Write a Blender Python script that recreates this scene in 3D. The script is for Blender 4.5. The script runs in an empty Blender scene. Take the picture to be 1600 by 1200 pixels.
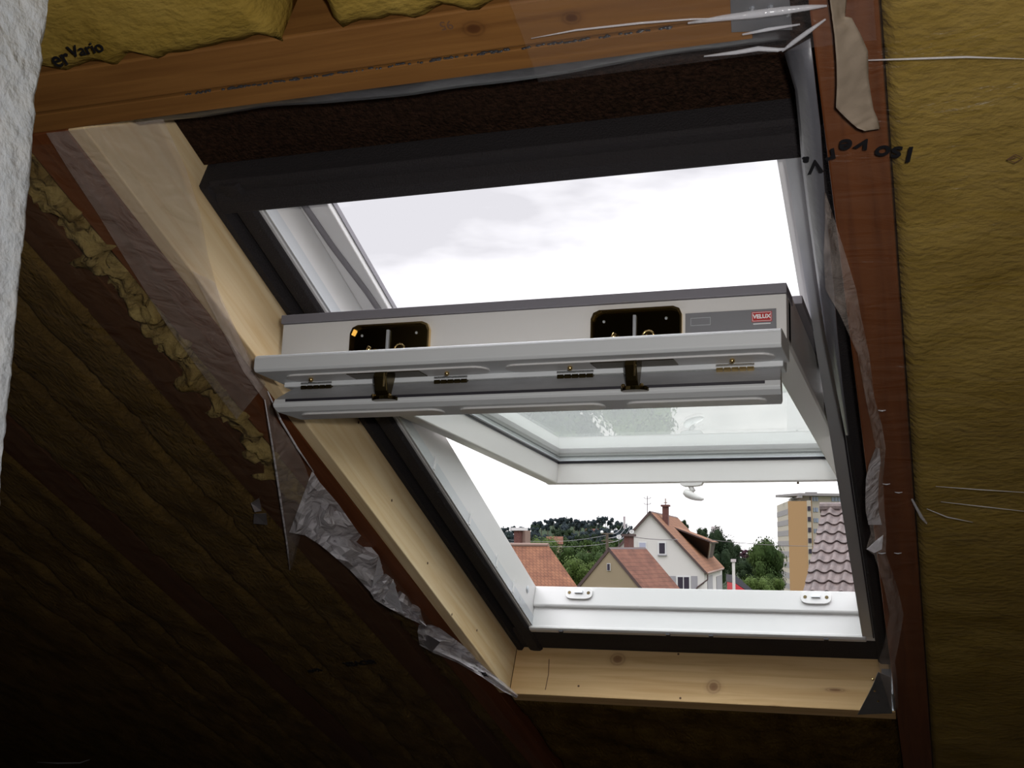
import bpy, bmesh, math, random
from mathutils import Vector, noise
random.seed(7)
sc = bpy.context.scene
COL = sc.collection
R = math.radians

# ------------------------------------------------------------------ camera
F = 1885.0
YAW, PITCH, ROLL, SLOPE = R(19.37), R(7.55), R(0.3), R(28.35)
CAM = Vector((0, 0, 1.6))
c_f = Vector((-math.sin(YAW)*math.cos(PITCH), math.cos(YAW)*math.cos(PITCH), math.sin(PITCH)))
_r = Vector((math.cos(YAW), math.sin(YAW), 0)); _u = _r.cross(c_f)
c_r = _r*math.cos(ROLL) + _u*math.sin(ROLL)
c_u = _u*math.cos(ROLL) - _r*math.sin(ROLL)
cam = bpy.data.cameras.new('camera'); camo = bpy.data.objects.new('camera', cam); COL.objects.link(camo)
cam.sensor_fit = 'HORIZONTAL'; cam.sensor_width = 36; cam.lens = 36*F/1600
cam.clip_start = 0.02; cam.clip_end = 5000
from mathutils import Matrix
m = Matrix((c_r, c_u, -c_f)).transposed().to_4x4(); m.translation = CAM
camo.matrix_world = m
sc.camera = camo

# ------------------------------------------------------------------ colour management
sc.view_settings.view_transform = 'Standard'
sc.view_settings.look = 'None'
sc.view_settings.gamma = 1
sc.view_settings.use_curve_mapping = False
sc.view_settings.exposure = 0.0

# ------------------------------------------------------------------ sky (bright overcast)
wd = bpy.data.worlds.new('overcast_sky'); sc.world = wd; wd.use_nodes = True
nt = wd.node_tree; nt.nodes.clear()
def N(t, typ, **kw):
    n = t.nodes.new(typ)
    for k, v in kw.items(): setattr(n, k, v)
    return n
tc = N(nt, 'ShaderNodeTexCoord')
mp = N(nt, 'ShaderNodeMapping'); mp.inputs['Scale'].default_value = (1.6, 1.6, 5.0)
nz = N(nt, 'ShaderNodeTexNoise'); nz.inputs['Scale'].default_value = 2.2; nz.inputs['Detail'].default_value = 5; nz.inputs['Roughness'].default_value = .5
cr = N(nt, 'ShaderNodeValToRGB')
cr.color_ramp.elements[0].position = .46; cr.color_ramp.elements[0].color = (.80, .79, .84, 1)
cr.color_ramp.elements[1].position = .70; cr.color_ramp.elements[1].color = (1.65, 1.63, 1.68, 1)
sep = N(nt, 'ShaderNodeSeparateXYZ')
mr = N(nt, 'ShaderNodeMapRange'); mr.inputs['From Min'].default_value = .08; mr.inputs['From Max'].default_value = .2
mr2 = N(nt, 'ShaderNodeMapRange'); mr2.inputs['From Min'].default_value = .33; mr2.inputs['From Max'].default_value = .75; mr2.inputs['To Min'].default_value = 1.0; mr2.inputs['To Max'].default_value = 5.0
mx = N(nt, 'ShaderNodeMix', data_type='RGBA'); mx.inputs['A'].default_value = (1.5, 1.47, 1.5, 1)
bg = N(nt, 'ShaderNodeBackground'); ow = N(nt, 'ShaderNodeOutputWorld')
L = nt.links.new
L(tc.outputs['Generated'], mp.inputs['Vector']); L(mp.outputs[0], nz.inputs['Vector']); L(nz.outputs['Fac'], cr.inputs[0])
L(tc.outputs['Generated'], sep.inputs[0]); L(sep.outputs['Z'], mr.inputs['Value']); L(sep.outputs['Z'], mr2.inputs['Value'])
L(mr.outputs[0], mx.inputs['Factor']); L(cr.outputs[0], mx.inputs['B']); L(mx.outputs['Result'], bg.inputs['Color'])
L(mr2.outputs[0], bg.inputs['Strength']); L(bg.outputs[0], ow.inputs['Surface'])

# the photographer's flash, just up and right of the lens
fl = bpy.data.lights.new('camera_flash', 'SPOT'); fl.energy = 44; fl.spot_size = R(104); fl.spot_blend = 1.0; fl.shadow_soft_size = .02; fl.color = (1, .97, .95)
flo = bpy.data.objects.new('camera_flash', fl); COL.objects.link(flo); flo.location = CAM + c_r*.055 + c_u*.05 + c_f*.02
flo.rotation_euler = (c_f + c_u*.12 + c_r*.05).to_track_quat('-Z', 'Y').to_euler()

# ------------------------------------------------------------------ frames of reference
# roof frame: u along the eaves, v up the slope, w square off the roof into the room
AX, AV = Vector((1, 0, 0)), Vector((0, -math.cos(SLOPE), math.sin(SLOPE)))
AW = Vector((0, -math.sin(SLOPE), -math.cos(SLOPE)))
D0 = 1.17
ORG = CAM - AW*D0
def T(u, v, w): return ORG + AX*u + AV*v + AW*w
# sash frame: pivots half way up the window, turned 23.2 degrees
TH = R(23.2); PV, PW = -1.868, -.08
AS = AV*math.cos(TH) + AW*math.sin(TH); AN = AW*math.cos(TH) - AV*math.sin(TH)
SO = T(0, PV, PW)
def TS(u, s, n): return SO + AX*u + AS*s + AN*n
def ident(x, y, z): return Vector((x, y, z))
def ray(px, py): return (c_r*((px-800)/F) - c_u*((py-600)/F) + c_f)
def hit(px, py, o, n):
    d = ray(px, py); return CAM + d*((o-CAM).dot(n)/d.dot(n))
def P(px, py, w=.12):
    q = hit(px, py, ORG + AW*w, AW) - ORG; return q.dot(AX), q.dot(AV)
def PS(px, py, s):          # point of the sash frame's plane s = const -> (u, n)
    q = hit(px, py, SO + AS*s, AS) - SO; return q.dot(AX), q.dot(AN)
def PU(px, py, u):          # plane u = const -> (v, w)
    q = hit(px, py, ORG + AX*u, AX) - ORG; return q.dot(AV), q.dot(AW)
def Pv(px, py, v):          # plane v = const -> (u, w)
    q = hit(px, py, ORG + AV*v, AV) - ORG; return q.dot(AX), q.dot(AW)
def Q(px, py, dist):        # point at horizontal distance dist
    d = ray(px, py); return CAM + d*(dist/math.hypot(d.x, d.y))

# ------------------------------------------------------------------ materials
M = {}
def mat(name, col, rough=.6, metal=0, spec=.5, bump=None, noise_amt=0, noise_scale=20, stretch=(1, 1, 1), coat=0, col2=None, coords='Object', detail=4, bstr=.3):
    m = bpy.data.materials.new(name); m.use_nodes = True; t = m.node_tree; b = t.nodes['Principled BSDF']
    b.inputs['Base Color'].default_value = (*col, 1); b.inputs['Roughness'].default_value = rough; b.inputs['Metallic'].default_value = metal
    b.inputs['Specular IOR Level'].default_value = spec; b.inputs['Coat Weight'].default_value = coat
    if coords == 'rc': src = N(t, 'ShaderNodeAttribute', attribute_name='rc').outputs['Vector']
    else: src = N(t, 'ShaderNodeTexCoord').outputs['Object']
    mpn = N(t, 'ShaderNodeMapping'); mpn.inputs['Scale'].default_value = stretch; t.links.new(src, mpn.inputs[0])
    if col2 is not None:
        n1 = N(t, 'ShaderNodeTexNoise'); n1.inputs['Scale'].default_value = noise_scale; n1.inputs['Detail'].default_value = detail
        n1.inputs['Roughness'].default_value = .6
        r = N(t, 'ShaderNodeValToRGB'); r.color_ramp.elements[0].position = .35; r.color_ramp.elements[1].position = .65
        r.color_ramp.elements[0].color = (*col, 1); r.color_ramp.elements[1].color = (*col2, 1)
        t.links.new(mpn.outputs[0], n1.inputs['Vector']); t.links.new(n1.outputs['Fac'], r.inputs[0]); t.links.new(r.outputs[0], b.inputs['Base Color'])
    if bump:
        n2 = N(t, 'ShaderNodeTexNoise'); n2.inputs['Scale'].default_value = bump; n2.inputs['Detail'].default_value = 4
        bp = N(t, 'ShaderNodeBump'); bp.inputs['Strength'].default_value = bstr; bp.inputs['Distance'].default_value = .01
        t.links.new(mpn.outputs[0], n2.inputs['Vector']); t.links.new(n2.outputs['Fac'], bp.inputs['Height']); t.links.new(bp.outputs[0], b.inputs['Normal'])
    M[name] = m; return m

def wood(name, c1, c2, along=(1, 25, 25), knots=(), rough=.6):
    m = bpy.data.materials.new(name); m.use_nodes = True; t = m.node_tree; b = t.nodes['Principled BSDF']
    b.inputs['Roughness'].default_value = rough; b.inputs['Specular IOR Level'].default_value = .25
    at = N(t, 'ShaderNodeAttribute', attribute_name='rc').outputs['Vector']
    mpn = N(t, 'ShaderNodeMapping'); mpn.inputs['Scale'].default_value = along; t.links.new(at, mpn.inputs[0])
    n1 = N(t, 'ShaderNodeTexNoise'); n1.inputs['Scale'].default_value = 2.6; n1.inputs['Detail'].default_value = 6; n1.inputs['Distortion'].default_value = .8
    r = N(t, 'ShaderNodeValToRGB'); r.color_ramp.elements[0].position = .3; r.color_ramp.elements[1].position = .62
    r.color_ramp.elements[0].color = (*c2, 1); r.color_ramp.elements[1].color = (*c1, 1)
    t.links.new(mpn.outputs[0], n1.inputs['Vector']); t.links.new(n1.outputs['Fac'], r.inputs[0])
    out = r.outputs[0]
    for (pos, rad, stretch) in knots:
        sub = N(t, 'ShaderNodeVectorMath', operation='SUBTRACT'); t.links.new(at, sub.inputs[0]); sub.inputs[1].default_value = pos
        mul = N(t, 'ShaderNodeVectorMath', operation='MULTIPLY'); t.links.new(sub.outputs[0], mul.inputs[0]); mul.inputs[1].default_value = stretch
        ln = N(t, 'ShaderNodeVectorMath', operation='LENGTH'); t.links.new(mul.outputs[0], ln.inputs[0])
        rr = N(t, 'ShaderNodeValToRGB'); e = rr.color_ramp.elements
        e[0].position = 0; e[0].color = (.85, .85, .85, 1); e[1].position = 1; e[1].color = (0, 0, 0, 1)
        for p_, c_ in ((.3, .75), (.42, .25), (.55, .45), (.68, .12)):
            ne = e.new(p_); ne.color = (c_, c_, c_, 1)
        dv = N(t, 'ShaderNodeMath', operation='DIVIDE'); t.links.new(ln.outputs['Value'], dv.inputs[0]); dv.inputs[1].default_value = rad*2
        t.links.new(dv.outputs[0], rr.inputs[0])
        mi = N(t, 'ShaderNodeMix', data_type='RGBA'); t.links.new(rr.outputs[0], mi.inputs['Factor']); t.links.new(out, mi.inputs['A'])
        mi.inputs['B'].default_value = (c2[0]*.35, c2[1]*.25, c2[2]*.25, 1); out = mi.outputs['Result']
    t.links.new(out, b.inputs['Base Color'])
    bp = N(t, 'ShaderNodeBump'); bp.inputs['Strength'].default_value = .12; bp.inputs['Distance'].default_value = .004
    t.links.new(n1.outputs['Fac'], bp.inputs['Height']); t.links.new(bp.outputs[0], b.inputs['Normal'])
    M[name] = m; return m

def film(name, fac, col=(.8, .78, .8), rough=.18, bstr=.6, bscale=(9, 3, 3), trans=(1, 1, 1)):
    m = bpy.data.materials.new(name); m.use_nodes = True; t = m.node_tree; b = t.nodes['Principled BSDF']; o = t.nodes['Material Output']
    b.inputs['Base Color'].default_value = (*col, 1); b.inputs['Roughness'].default_value = rough; b.inputs['Specular IOR Level'].default_value = .6
    b.inputs['Transmission Weight'].default_value = 0
    at = N(t, 'ShaderNodeAttribute', attribute_name='rc').outputs['Vector']
    mpn = N(t, 'ShaderNodeMapping'); mpn.inputs['Scale'].default_value = bscale; t.links.new(at, mpn.inputs[0])
    n2 = N(t, 'ShaderNodeTexNoise'); n2.inputs['Scale'].default_value = 2.5; n2.inputs['Detail'].default_value = 5; n2.inputs['Distortion'].default_value = 1.2
    bp = N(t, 'ShaderNodeBump'); bp.inputs['Strength'].default_value = bstr; bp.inputs['Distance'].default_value = .02
    t.links.new(mpn.outputs[0], n2.inputs['Vector']); t.links.new(n2.outputs['Fac'], bp.inputs['Height']); t.links.new(bp.outputs[0], b.inputs['Normal'])
    tr = N(t, 'ShaderNodeBsdfTransparent'); tr.inputs[0].default_value = (*trans, 1)
    ms = N(t, 'ShaderNodeMixShader'); ms.inputs[0].default_value = fac
    t.links.new(tr.outputs[0], ms.inputs[1]); t.links.new(b.outputs[0], ms.inputs[2]); t.links.new(ms.outputs[0], o.inputs['Surface'])
    M[name] = m; return m

def roof_mat(name, c1, c2, line, pitch=.33, across=.22, dark=.55):
    m = bpy.data.materials.new(name); m.use_nodes = True; t = m.node_tree; b = t.nodes['Principled BSDF']
    b.inputs['Roughness'].default_value = .85; b.inputs['Specular IOR Level'].default_value = .2
    at = N(t, 'ShaderNodeAttribute', attribute_name='rc').outputs['Vector']
    n1 = N(t, 'ShaderNodeTexNoise'); n1.inputs['Scale'].default_value = .9; n1.inputs['Detail'].default_value = 8; n1.inputs['Roughness'].default_value = .7
    t.links.new(at, n1.inputs['Vector'])
    r = N(t, 'ShaderNodeValToRGB'); r.color_ramp.elements[0].position = .35; r.color_ramp.elements[1].position = .65
    r.color_ramp.elements[0].color = (*c1, 1); r.color_ramp.elements[1].color = (*c2, 1); t.links.new(n1.outputs['Fac'], r.inputs[0])
    br = N(t, 'ShaderNodeTexBrick'); br.inputs['Scale'].default_value = 1; br.inputs['Mortar Size'].default_value = .028; br.inputs['Mortar Smooth'].default_value = .4
    br.inputs['Brick Width'].default_value = across; br.inputs['Row Height'].default_value = pitch
    br.inputs['Color1'].default_value = (1, 1, 1, 1); br.inputs['Color2'].default_value = (.86, .82, .82, 1); br.inputs['Mortar'].default_value = (dark, dark, dark, 1)
    t.links.new(at, br.inputs['Vector'])
    mi = N(t, 'ShaderNodeMix', data_type='RGBA', blend_type='MULTIPLY'); mi.inputs['Factor'].default_value = 1
    t.links.new(r.outputs[0], mi.inputs['A']); t.links.new(br.outputs['Color'], mi.inputs['B']); t.links.new(mi.outputs['Result'], b.inputs['Base Color'])
    M[name] = m; return m

mat('white_paint', (.62, .61, .60), .32, spec=.5)
mat('sash_white', (.70, .68, .65), .38)
mat('bar_paint', (.66, .68, .69), .45, bump=60, bstr=.05)
mat('grey_cladding', (.20, .19, .21), .5)
mat('flap_grey', (.30, .30, .31), .5, col2=(.40, .40, .41), noise_scale=9, stretch=(1, 3, 3))
mat('silver_rail', (.52, .54, .56), .4, metal=.5)
mat('foam', (.020, .017, .018), .85, bump=350, bstr=.4, spec=.3)
mat('rubber', (.02, .018, .025), .5)
mat('grey_gasket', (.17, .16, .17), .55)
mat('brass', (.11, .08, .03), .18, metal=1.0)
mat('brass_bright', (.75, .55, .25), .2, metal=1.0)
mat('plate_grey', (.22, .22, .23), .45, metal=.2)
mat('badge_red', (.45, .03, .03), .4)
mat('print_white', (.85, .85, .85), .5)
mat('print_black', (.008, .008, .01), .5)
mat('pencil', (.12, .06, .03), .8)
mat('galvanised', (.36, .38, .42), .35, metal=.8, col2=(.5, .52, .55), noise_scale=12)
mat('dark_screw', (.08, .06, .03), .3, metal=1)
mat('fibreboard', (.012, .006, .003), .95, col2=(.034, .016, .009), noise_scale=130, bump=220, bstr=.8, spec=.1, detail=6)
mat('black_film', (.035, .033, .035), .35, bump=18, bstr=.3)
mat('grey_film', (.12, .12, .135), .4, bump=20, bstr=.3)
mat('beige_film', (.29, .23, .17), .55, bump=25, bstr=.2)
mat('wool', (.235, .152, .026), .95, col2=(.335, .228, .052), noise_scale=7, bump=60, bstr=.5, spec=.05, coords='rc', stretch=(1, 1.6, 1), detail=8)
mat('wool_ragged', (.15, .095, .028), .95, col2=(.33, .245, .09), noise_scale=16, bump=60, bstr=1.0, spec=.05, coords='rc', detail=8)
mat('wool_shaded', (.075, .042, .009), .95, col2=(.15, .09, .022), noise_scale=7, bump=60, bstr=.9, spec=.05, coords='rc', stretch=(2.5, 1, 1), detail=8)  # darkened wool copy for the left and below: flash falloff put into the colour
#wood('pine_u', (.60, .44, .22), (.48, .30, .12), (1.2, 26, 20))
wood('rafter_lit', (.84, .66, .40), (.74, .52, .26), (26, 1.2, 20))  # pale copy for the left rafter's side: daylight put into the colour
wood('rafter_shaded', (.085, .032, .011), (.06, .02, .008), (22, 1, 20))  # darker copy of the rafter wood, with the flash falloff in its colour
wood('rafter_red', (.17, .052, .015), (.115, .033, .010), (22, 1, 20))  # red-brown room faces of the rafters; the daylit side has a paler copy
mat('plaster', (.70, .75, .80), .8, bump=45, bstr=1.0, spec=.2, col2=(.80, .83, .85), noise_scale=30)
mat('dark_floor', (.10, .07, .05), .8, col2=(.13, .09, .06), noise_scale=3)
mat('rear_lining', (.10, .075, .03), .9, col2=(.15, .11, .05), noise_scale=3)
film('film_clear', .08, (.3, .23, .17), .22, .9, (3, 9, 3))
film('film_thin', .05, (.5, .45, .45), .2, .6, (3, 9, 3))
film('film_left', .10, (.34, .26, .18), .3, .9, (6, 6, 3))
film('film_milky', .72, (.80, .77, .80), .22, .8, (8, 8, 8))
film('film_milky_dim', .30, (.66, .56, .50), .3, .5, (8, 8, 8))
film('film_fold', .34, (.9, .9, .95), .12, .3, (8, 8, 8))
mat('silver_foil', (.62, .60, .64), .28, metal=.75, bump=9, bstr=.4)

def glass_mat():
    m = bpy.data.materials.new('glass'); m.use_nodes = True; t = m.node_tree; t.nodes.clear(); o = N(t, 'ShaderNodeOutputMaterial')
    tr = N(t, 'ShaderNodeBsdfTransparent'); tr.inputs[0].default_value = (.84, .87, .86, 1)
    gl = N(t, 'ShaderNodeBsdfGlossy'); gl.inputs['Roughness'].default_value = 0; gl.inputs['Color'].default_value = (.95, .97, .96, 1)
    fr = N(t, 'ShaderNodeFresnel'); ge = N(t, 'ShaderNodeNewGeometry'); mm = N(t, 'ShaderNodeMapRange'); mm.inputs['To Min'].default_value = 1.65; mm.inputs['To Max'].default_value = 1/1.65
    t.links.new(ge.outputs['Backfacing'], mm.inputs['Value']); t.links.new(mm.outputs[0], fr.inputs['IOR'])
    ms = N(t, 'ShaderNodeMixShader'); t.links.new(fr.outputs[0], ms.inputs[0]); t.links.new(tr.outputs[0], ms.inputs[1]); t.links.new(gl.outputs[0], ms.inputs[2]); t.links.new(ms.outputs[0], o.inputs[0])
    M['glass'] = m
glass_mat()

# ------------------------------------------------------------------ mesh builder
class MB:
    def __init__(s, fn=T): s.v = []; s.f = []; s.m = []; s.rc = []; s.fn = fn
    def pt(s, a, b, c, rc=None):
        s.v.append(s.fn(a, b, c)); s.rc.append(rc or (a, b, c)); return len(s.v)-1
    def face(s, idx, mi=0): s.f.append(tuple(idx)); s.m.append(mi)
    def box(s, a0, a1, b0, b1, c0, c1, mi=0):
        i = [s.pt(a, b, c) for a in (a0, a1) for b in (b0, b1) for c in (c0, c1)]
        for q in ((0, 1, 3, 2), (4, 6, 7, 5), (0, 4, 5, 1), (2, 3, 7, 6), (0, 2, 6, 4), (1, 5, 7, 3)): s.face([i[k] for k in q], mi)
        return s
    def prism(s, prof, a0, a1, axis=0, mi=0):
        # prof: list of 2D points in the two other axes, extruded along axis
        def mk(a, p): return {0: (a, p[0], p[1]), 1: (p[0], a, p[1]), 2: (p[0], p[1], a)}[axis]
        A = [s.pt(*mk(a0, p)) for p in prof]; B = [s.pt(*mk(a1, p)) for p in prof]
        n = len(prof)
        for k in range(n): s.face((A[k], A[(k+1) % n], B[(k+1) % n], B[k]), mi)
        s.face(A, mi); s.face(B[::-1], mi); return s
    def tube(s, path, r, seg=8, mi=0, caps=True, squash=None):
        # path of local points
        W = [s.fn(*p) for p in path]; rings = []
        for k, p in enumerate(W):
            d = (W[min(k+1, len(W)-1)] - W[max(k-1, 0)]).normalized()
            a = d.orthogonal().normalized() if k == 0 else (pa - d*pa.dot(d)).normalized()
            pa = a; b = d.cross(a); rr = r[k] if isinstance(r, (list, tuple)) else r; ring = []
            for j in range(seg):
                t = 2*math.pi*j/seg; q = p + a*(math.cos(t)*rr) + b*(math.sin(t)*rr)
                s.v.append(q); s.rc.append(tuple(path[k])); ring.append(len(s.v)-1)
            rings.append(ring)
        for A, B in zip(rings, rings[1:]):
            for j in range(seg): s.face((A[j], A[(j+1) % seg], B[(j+1) % seg], B[j]), mi)
        if caps: s.face(rings[0][::-1], mi); s.face(rings[-1], mi)
        return s
    def ball(s, c, r, mi=0, seg=12, rings=8):
        # r may be a tuple of local radii
        r = (r, r, r) if not isinstance(r, tuple) else r; rows = []
        for i in range(rings+1):
            ph = math.pi*i/rings
            rows.append([s.pt(c[0]+r[0]*math.sin(ph)*math.cos(2*math.pi*j/seg), c[1]+r[1]*math.sin(ph)*math.sin(2*math.pi*j/seg), c[2]+r[2]*math.cos(ph)) for j in range(seg)] if 0 < i < rings else [s.pt(c[0], c[1], c[2]+r[2]*math.cos(ph))])
        for a, b in zip(rows, rows[1:]):
            for j in range(seg):
                if len(a) == 1: s.face((a[0], b[(j+1) % seg], b[j]), mi)
                elif len(b) == 1: s.face((a[j], a[(j+1) % seg], b[0]), mi)
                else: s.face((a[j], a[(j+1) % seg], b[(j+1) % seg], b[j]), mi)
        return s
    def disc(s, c, r, h, axis=2, seg=16, mi=0, r2=None):
        prof = [(math.cos(2*math.pi*k/seg), math.sin(2*math.pi*k/seg)) for k in range(seg)]
        def mk(p, a, rr):
            x, y = p[0]*rr, p[1]*rr
            return {2: (c[0]+x, c[1]+y, c[2]+a), 1: (c[0]+x, c[1]+a, c[2]+y), 0: (c[0]+a, c[1]+x, c[2]+y)}[axis]
        A = [s.pt(*mk(p, 0, r)) for p in prof]; B = [s.pt(*mk(p, h, r2 or r)) for p in prof]
        for k in range(seg): s.face((A[k], A[(k+1) % seg], B[(k+1) % seg], B[k]), mi)
        s.face(A, mi); s.face(B, mi); return s
    def grid(s, nu, nv, f, mi=0):
        ix = [[s.pt(*f(i/nu, j/nv)) for j in range(nv+1)] for i in range(nu+1)]
        for i in range(nu):
            for j in range(nv): s.face((ix[i][j], ix[i+1][j], ix[i+1][j+1], ix[i][j+1]), mi)
        return s
    def build(s, name, mats, parent=None, bevel=0, smooth=False, solid=0, sub=0, normals=True, kind=None):
        me = bpy.data.meshes.new(name)
        o = bpy.data.objects.new(name, me); COL.objects.link(o)
        mats = mats if isinstance(mats, (list, tuple)) else [mats]
        if parent is not None:
            base = Vector(parent['_w']); o.parent = parent
        else: base = sum(s.v, Vector())/len(s.v)
        # world origin of the new object = the middle of its mesh
        mid = sum(s.v, Vector())/len(s.v)
        o.location = mid - (base if parent is not None else Vector()); o['_w'] = tuple(mid)
        me.from_pydata([tuple(p - mid) for p in s.v], [], s.f)
        for mm in mats: me.materials.append(M[mm])
        me.polygons.foreach_set('material_index', s.m)
        at = me.attributes.new('rc', 'FLOAT_VECTOR', 'POINT'); at.data.foreach_set('vector', [c for p in s.rc for c in p])
        if normals:
            bm = bmesh.new(); bm.from_mesh(me); bmesh.ops.recalc_face_normals(bm, faces=bm.faces); bm.to_mesh(me); bm.free()
        if smooth: me.polygons.foreach_set('use_smooth', [True]*len(me.polygons))
        if solid: md = o.modifiers.new('thickness', 'SOLIDIFY'); md.thickness = solid; md.offset = 0
        if bevel: md = o.modifiers.new('bevel', 'BEVEL'); md.width = bevel; md.segments = 2; md.limit_method = 'ANGLE'
        if sub: md = o.modifiers.new('sub', 'SUBSURF'); md.levels = sub; md.render_levels = sub
        if kind: o['kind'] = kind
        return o
def tag(o, label=None, cat=None, group=None, kind=None):
    if label: o['label'] = label
    if cat: o['category'] = cat
    if group: o['group'] = group
    if kind: o['kind'] = kind
    return o
def empty(name, loc, label=None, cat=None, group=None, kind=None):
    o = bpy.data.objects.new(name, None); COL.objects.link(o); o.location = loc; o['_w'] = tuple(loc); o.empty_display_size = .1
    return tag(o, label, cat, group, kind)

def text_mesh(name, body, size, org, ax, ay, matname, parent, extrude=.0004, bold=0, shear=0, align='CENTER'):
    cu = bpy.data.curves.new(name, 'FONT'); cu.body = body; cu.size = size; cu.align_x = align; cu.align_y = 'CENTER'
    cu.extrude = extrude; cu.offset = bold; cu.shear = shear; cu.resolution_u = 3
    tmp = bpy.data.objects.new(name, cu); COL.objects.link(tmp)
    dg = bpy.context.evaluated_depsgraph_get(); me = bpy.data.meshes.new_from_object(tmp.evaluated_get(dg)); me.name = name
    bpy.data.objects.remove(tmp); bpy.data.curves.remove(cu)
    ax = ax.normalized(); ay = (ay - ax*ay.dot(ax)).normalized(); az = ax.cross(ay)
    for v in me.vertices: v.co = ax*v.co.x + ay*v.co.y + az*v.co.z
    me.materials.clear(); me.materials.append(M[matname])
    o = bpy.data.objects.new(name, me); COL.objects.link(o); o.parent = parent; o.location = org - Vector(parent['_w']); o['_w'] = tuple(org)
    return o
def nz3(x, y, z): return noise.noise(Vector((x, y, z)))

# ================================================================== ROOM SHELL
# dark fibreboard behind the rafters, with the hole for the window
b = MB()
HU0, HU1, HV0, HV1 = -.99, -.12, -2.64, -1.085
for a in ((-3.5, HU0, -5.2, .9), (HU1, 2.2, -5.2, .9), (HU0, HU1, -5.2, HV0), (HU0, HU1, HV1, .9)): b.box(*a, -.13, -.10)
b.build('ceiling', 'fibreboard', kind='structure')
b = MB(ident)
b.box(-3.5, 2.0, -.4, -.34, 2.95, 3.05); b.prism([(-.4, 3.1), (-5.2, .5), (-5.2, .6), (-.4, 3.2)], -3.5, 2.0)
b.build('ceiling_rear', 'rear_lining', kind='structure')
MB(ident).box(-3.5, 2.0, -5.3, 5.4, -.1, 0).build('floor', 'dark_floor', kind='structure')
MB(ident).box(2.0, 2.1, -5.3, 5.4, 0, 3.4).build('wall_right', 'rear_lining', kind='structure')
MB(ident).box(-3.6, -3.5, -5.3, 5.4, 0, 3.4).build('wall_far_left', 'rear_lining', kind='structure')
MB(ident).box(-3.5, 2.0, -5.3, -5.2, 0, 3.0).build('wall_rear', 'rear_lining', kind='structure')
# rough plastered wall whose end stands at the left edge of view
b = MB(ident)
edge = [(92, -60), (86, 0), (80, 50), (74, 70), (77, 95), (70, 125), (64, 150), (66, 178), (61, 210), (57, 290), (52, 320), (48, 370), (43, 400), (38, 470), (30, 560), (26, 610), (22, 640), (16, 700), (13, 733), (9, 800), (4, 860), (0, 920), (-8, 1060), (-20, 1300)]
XW = -.90
ep = []
for px, py in edge:
    q = hit(px, py, Vector((XW, 0, 0)), Vector((1, 0, 0))); ep.append((q.y, q.z))
ep.append((ep[-1][0]-.05, 0.0)); rows = []
pts = []
for k in range(len(ep)-1):
    n_ = max(1, int(math.dist(ep[k], ep[k+1])/.008))
    for j in range(n_): t = j/n_; pts.append((ep[k][0]*(1-t)+ep[k+1][0]*t + .0025*nz3(0, k+t*3, 7), ep[k][1]*(1-t)+ep[k+1][1]*t))
pts.append(ep[-1])
for (y, z) in pts:
    row = []
    row.append(b.pt(XW-.14, y-.012, z)); row.append(b.pt(XW-.02, y, z)); row.append(b.pt(XW-.006, y-.003, z))
    for i in range(0, 40):
        yy = y-.012-.012*i
        row.append(b.pt(XW + .004*nz3(yy*14, z*14, 1)+.002*nz3(yy*45, z*45, 4), yy, z))
    row.append(b.pt(XW, -3.0, z)); row.append(b.pt(XW-.14, -3.0, z)); rows.append(row)
for A, B in zip(rows, rows[1:]):
    for k in range(len(A)): b.face((A[k], A[(k+1) % len(A)], B[(k+1) % len(A)], B[k]))
b.face(rows[0]); b.face(rows[-1])
b.build('wall_left', 'plaster', smooth=True, kind='structure')

# ================================================================== TIMBER
def timber(name, fnbox, matn, label, cat='beam', group=None, bevel=.002):
    b = MB(); b.box(*fnbox); o = b.build(name, matn, bevel=bevel); return tag(o, label, cat, group)
lb = timber('lit_rafter_side', (-1.046, -1.02, -2.72, -.832, -.098, .12), 'rafter_lit', 'pale daylit rafter side, built as a board left of the window opening', 'board')  # the rafter's daylit side, added as a separate pale board
for (px, py) in ((655, 716), (700, 776), (668, 880), (706, 960), (612, 782), (560, 660), (745, 985)):
    v, w = PU(px, py, -1.02)
    if -.1 < w < .118: MB().disc((-1.0205, v, w), .0028, .001, axis=0, seg=8).build('nail_hole', 'pencil', lb)
timber('rafter', (-1.125, -1.047, -3.6, -.832, -.098, .12), 'rafter_red', 'red-brown rafter seen under plastic directly left of the window opening', 'rafter')
timber('rafter', (-1.255, -1.185, -5.0, -.832, -.098, .118), 'rafter_shaded', 'dark rafter beyond the torn strip of yellow wool, second left of the window', 'rafter')
timber('rafter', (-1.715, -1.625, -5.0, -.60, -.098, .118), 'rafter_shaded', 'dark rafter low on the left, third left of the window', 'rafter')
timber('rafter', (-.104, -.036, -4.6, .3, -.098, .12), 'rafter_red', 'reddish rafter under clear film directly right of the window opening', 'rafter')
timber('rafter', (-.682, -.612, -.603, .35, -.098, .116), 'rafter_red', 'short red-brown rafter end above the header between two wool batts', 'rafter')
K1 = P(740, 45); K2 = P(893, 28)
wood('header_wood', (.235, .105, .027), (.17, .072, .018), (1.2, 26, 20), [((K1[0], K1[1], .12), .011, (1, 1.3, 1)), ((K2[0], K2[1], .12), .009, (1, 1.3, 1))])
b = MB(); b.box(-1.25, -.165, -.800, -.742, -.02, .12)
hd = tag(b.build('header_beam', 'header_wood', bevel=.003), 'thick orange-brown header beam with two knots above the window', 'beam')
a = P(697, 39); text_mesh('pencil_mark', '95', .016, T(a[0], a[1], .1203), -AX, -AV, 'pencil', hd, extrude=.0002)
tag(MB().box(-1.20, -.165, -.8315, -.8035, 0, .119).build('header_batten', 'header_wood', bevel=.0015), 'narrow orange-brown batten fixed along the lower edge of the header beam', 'batten')
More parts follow.
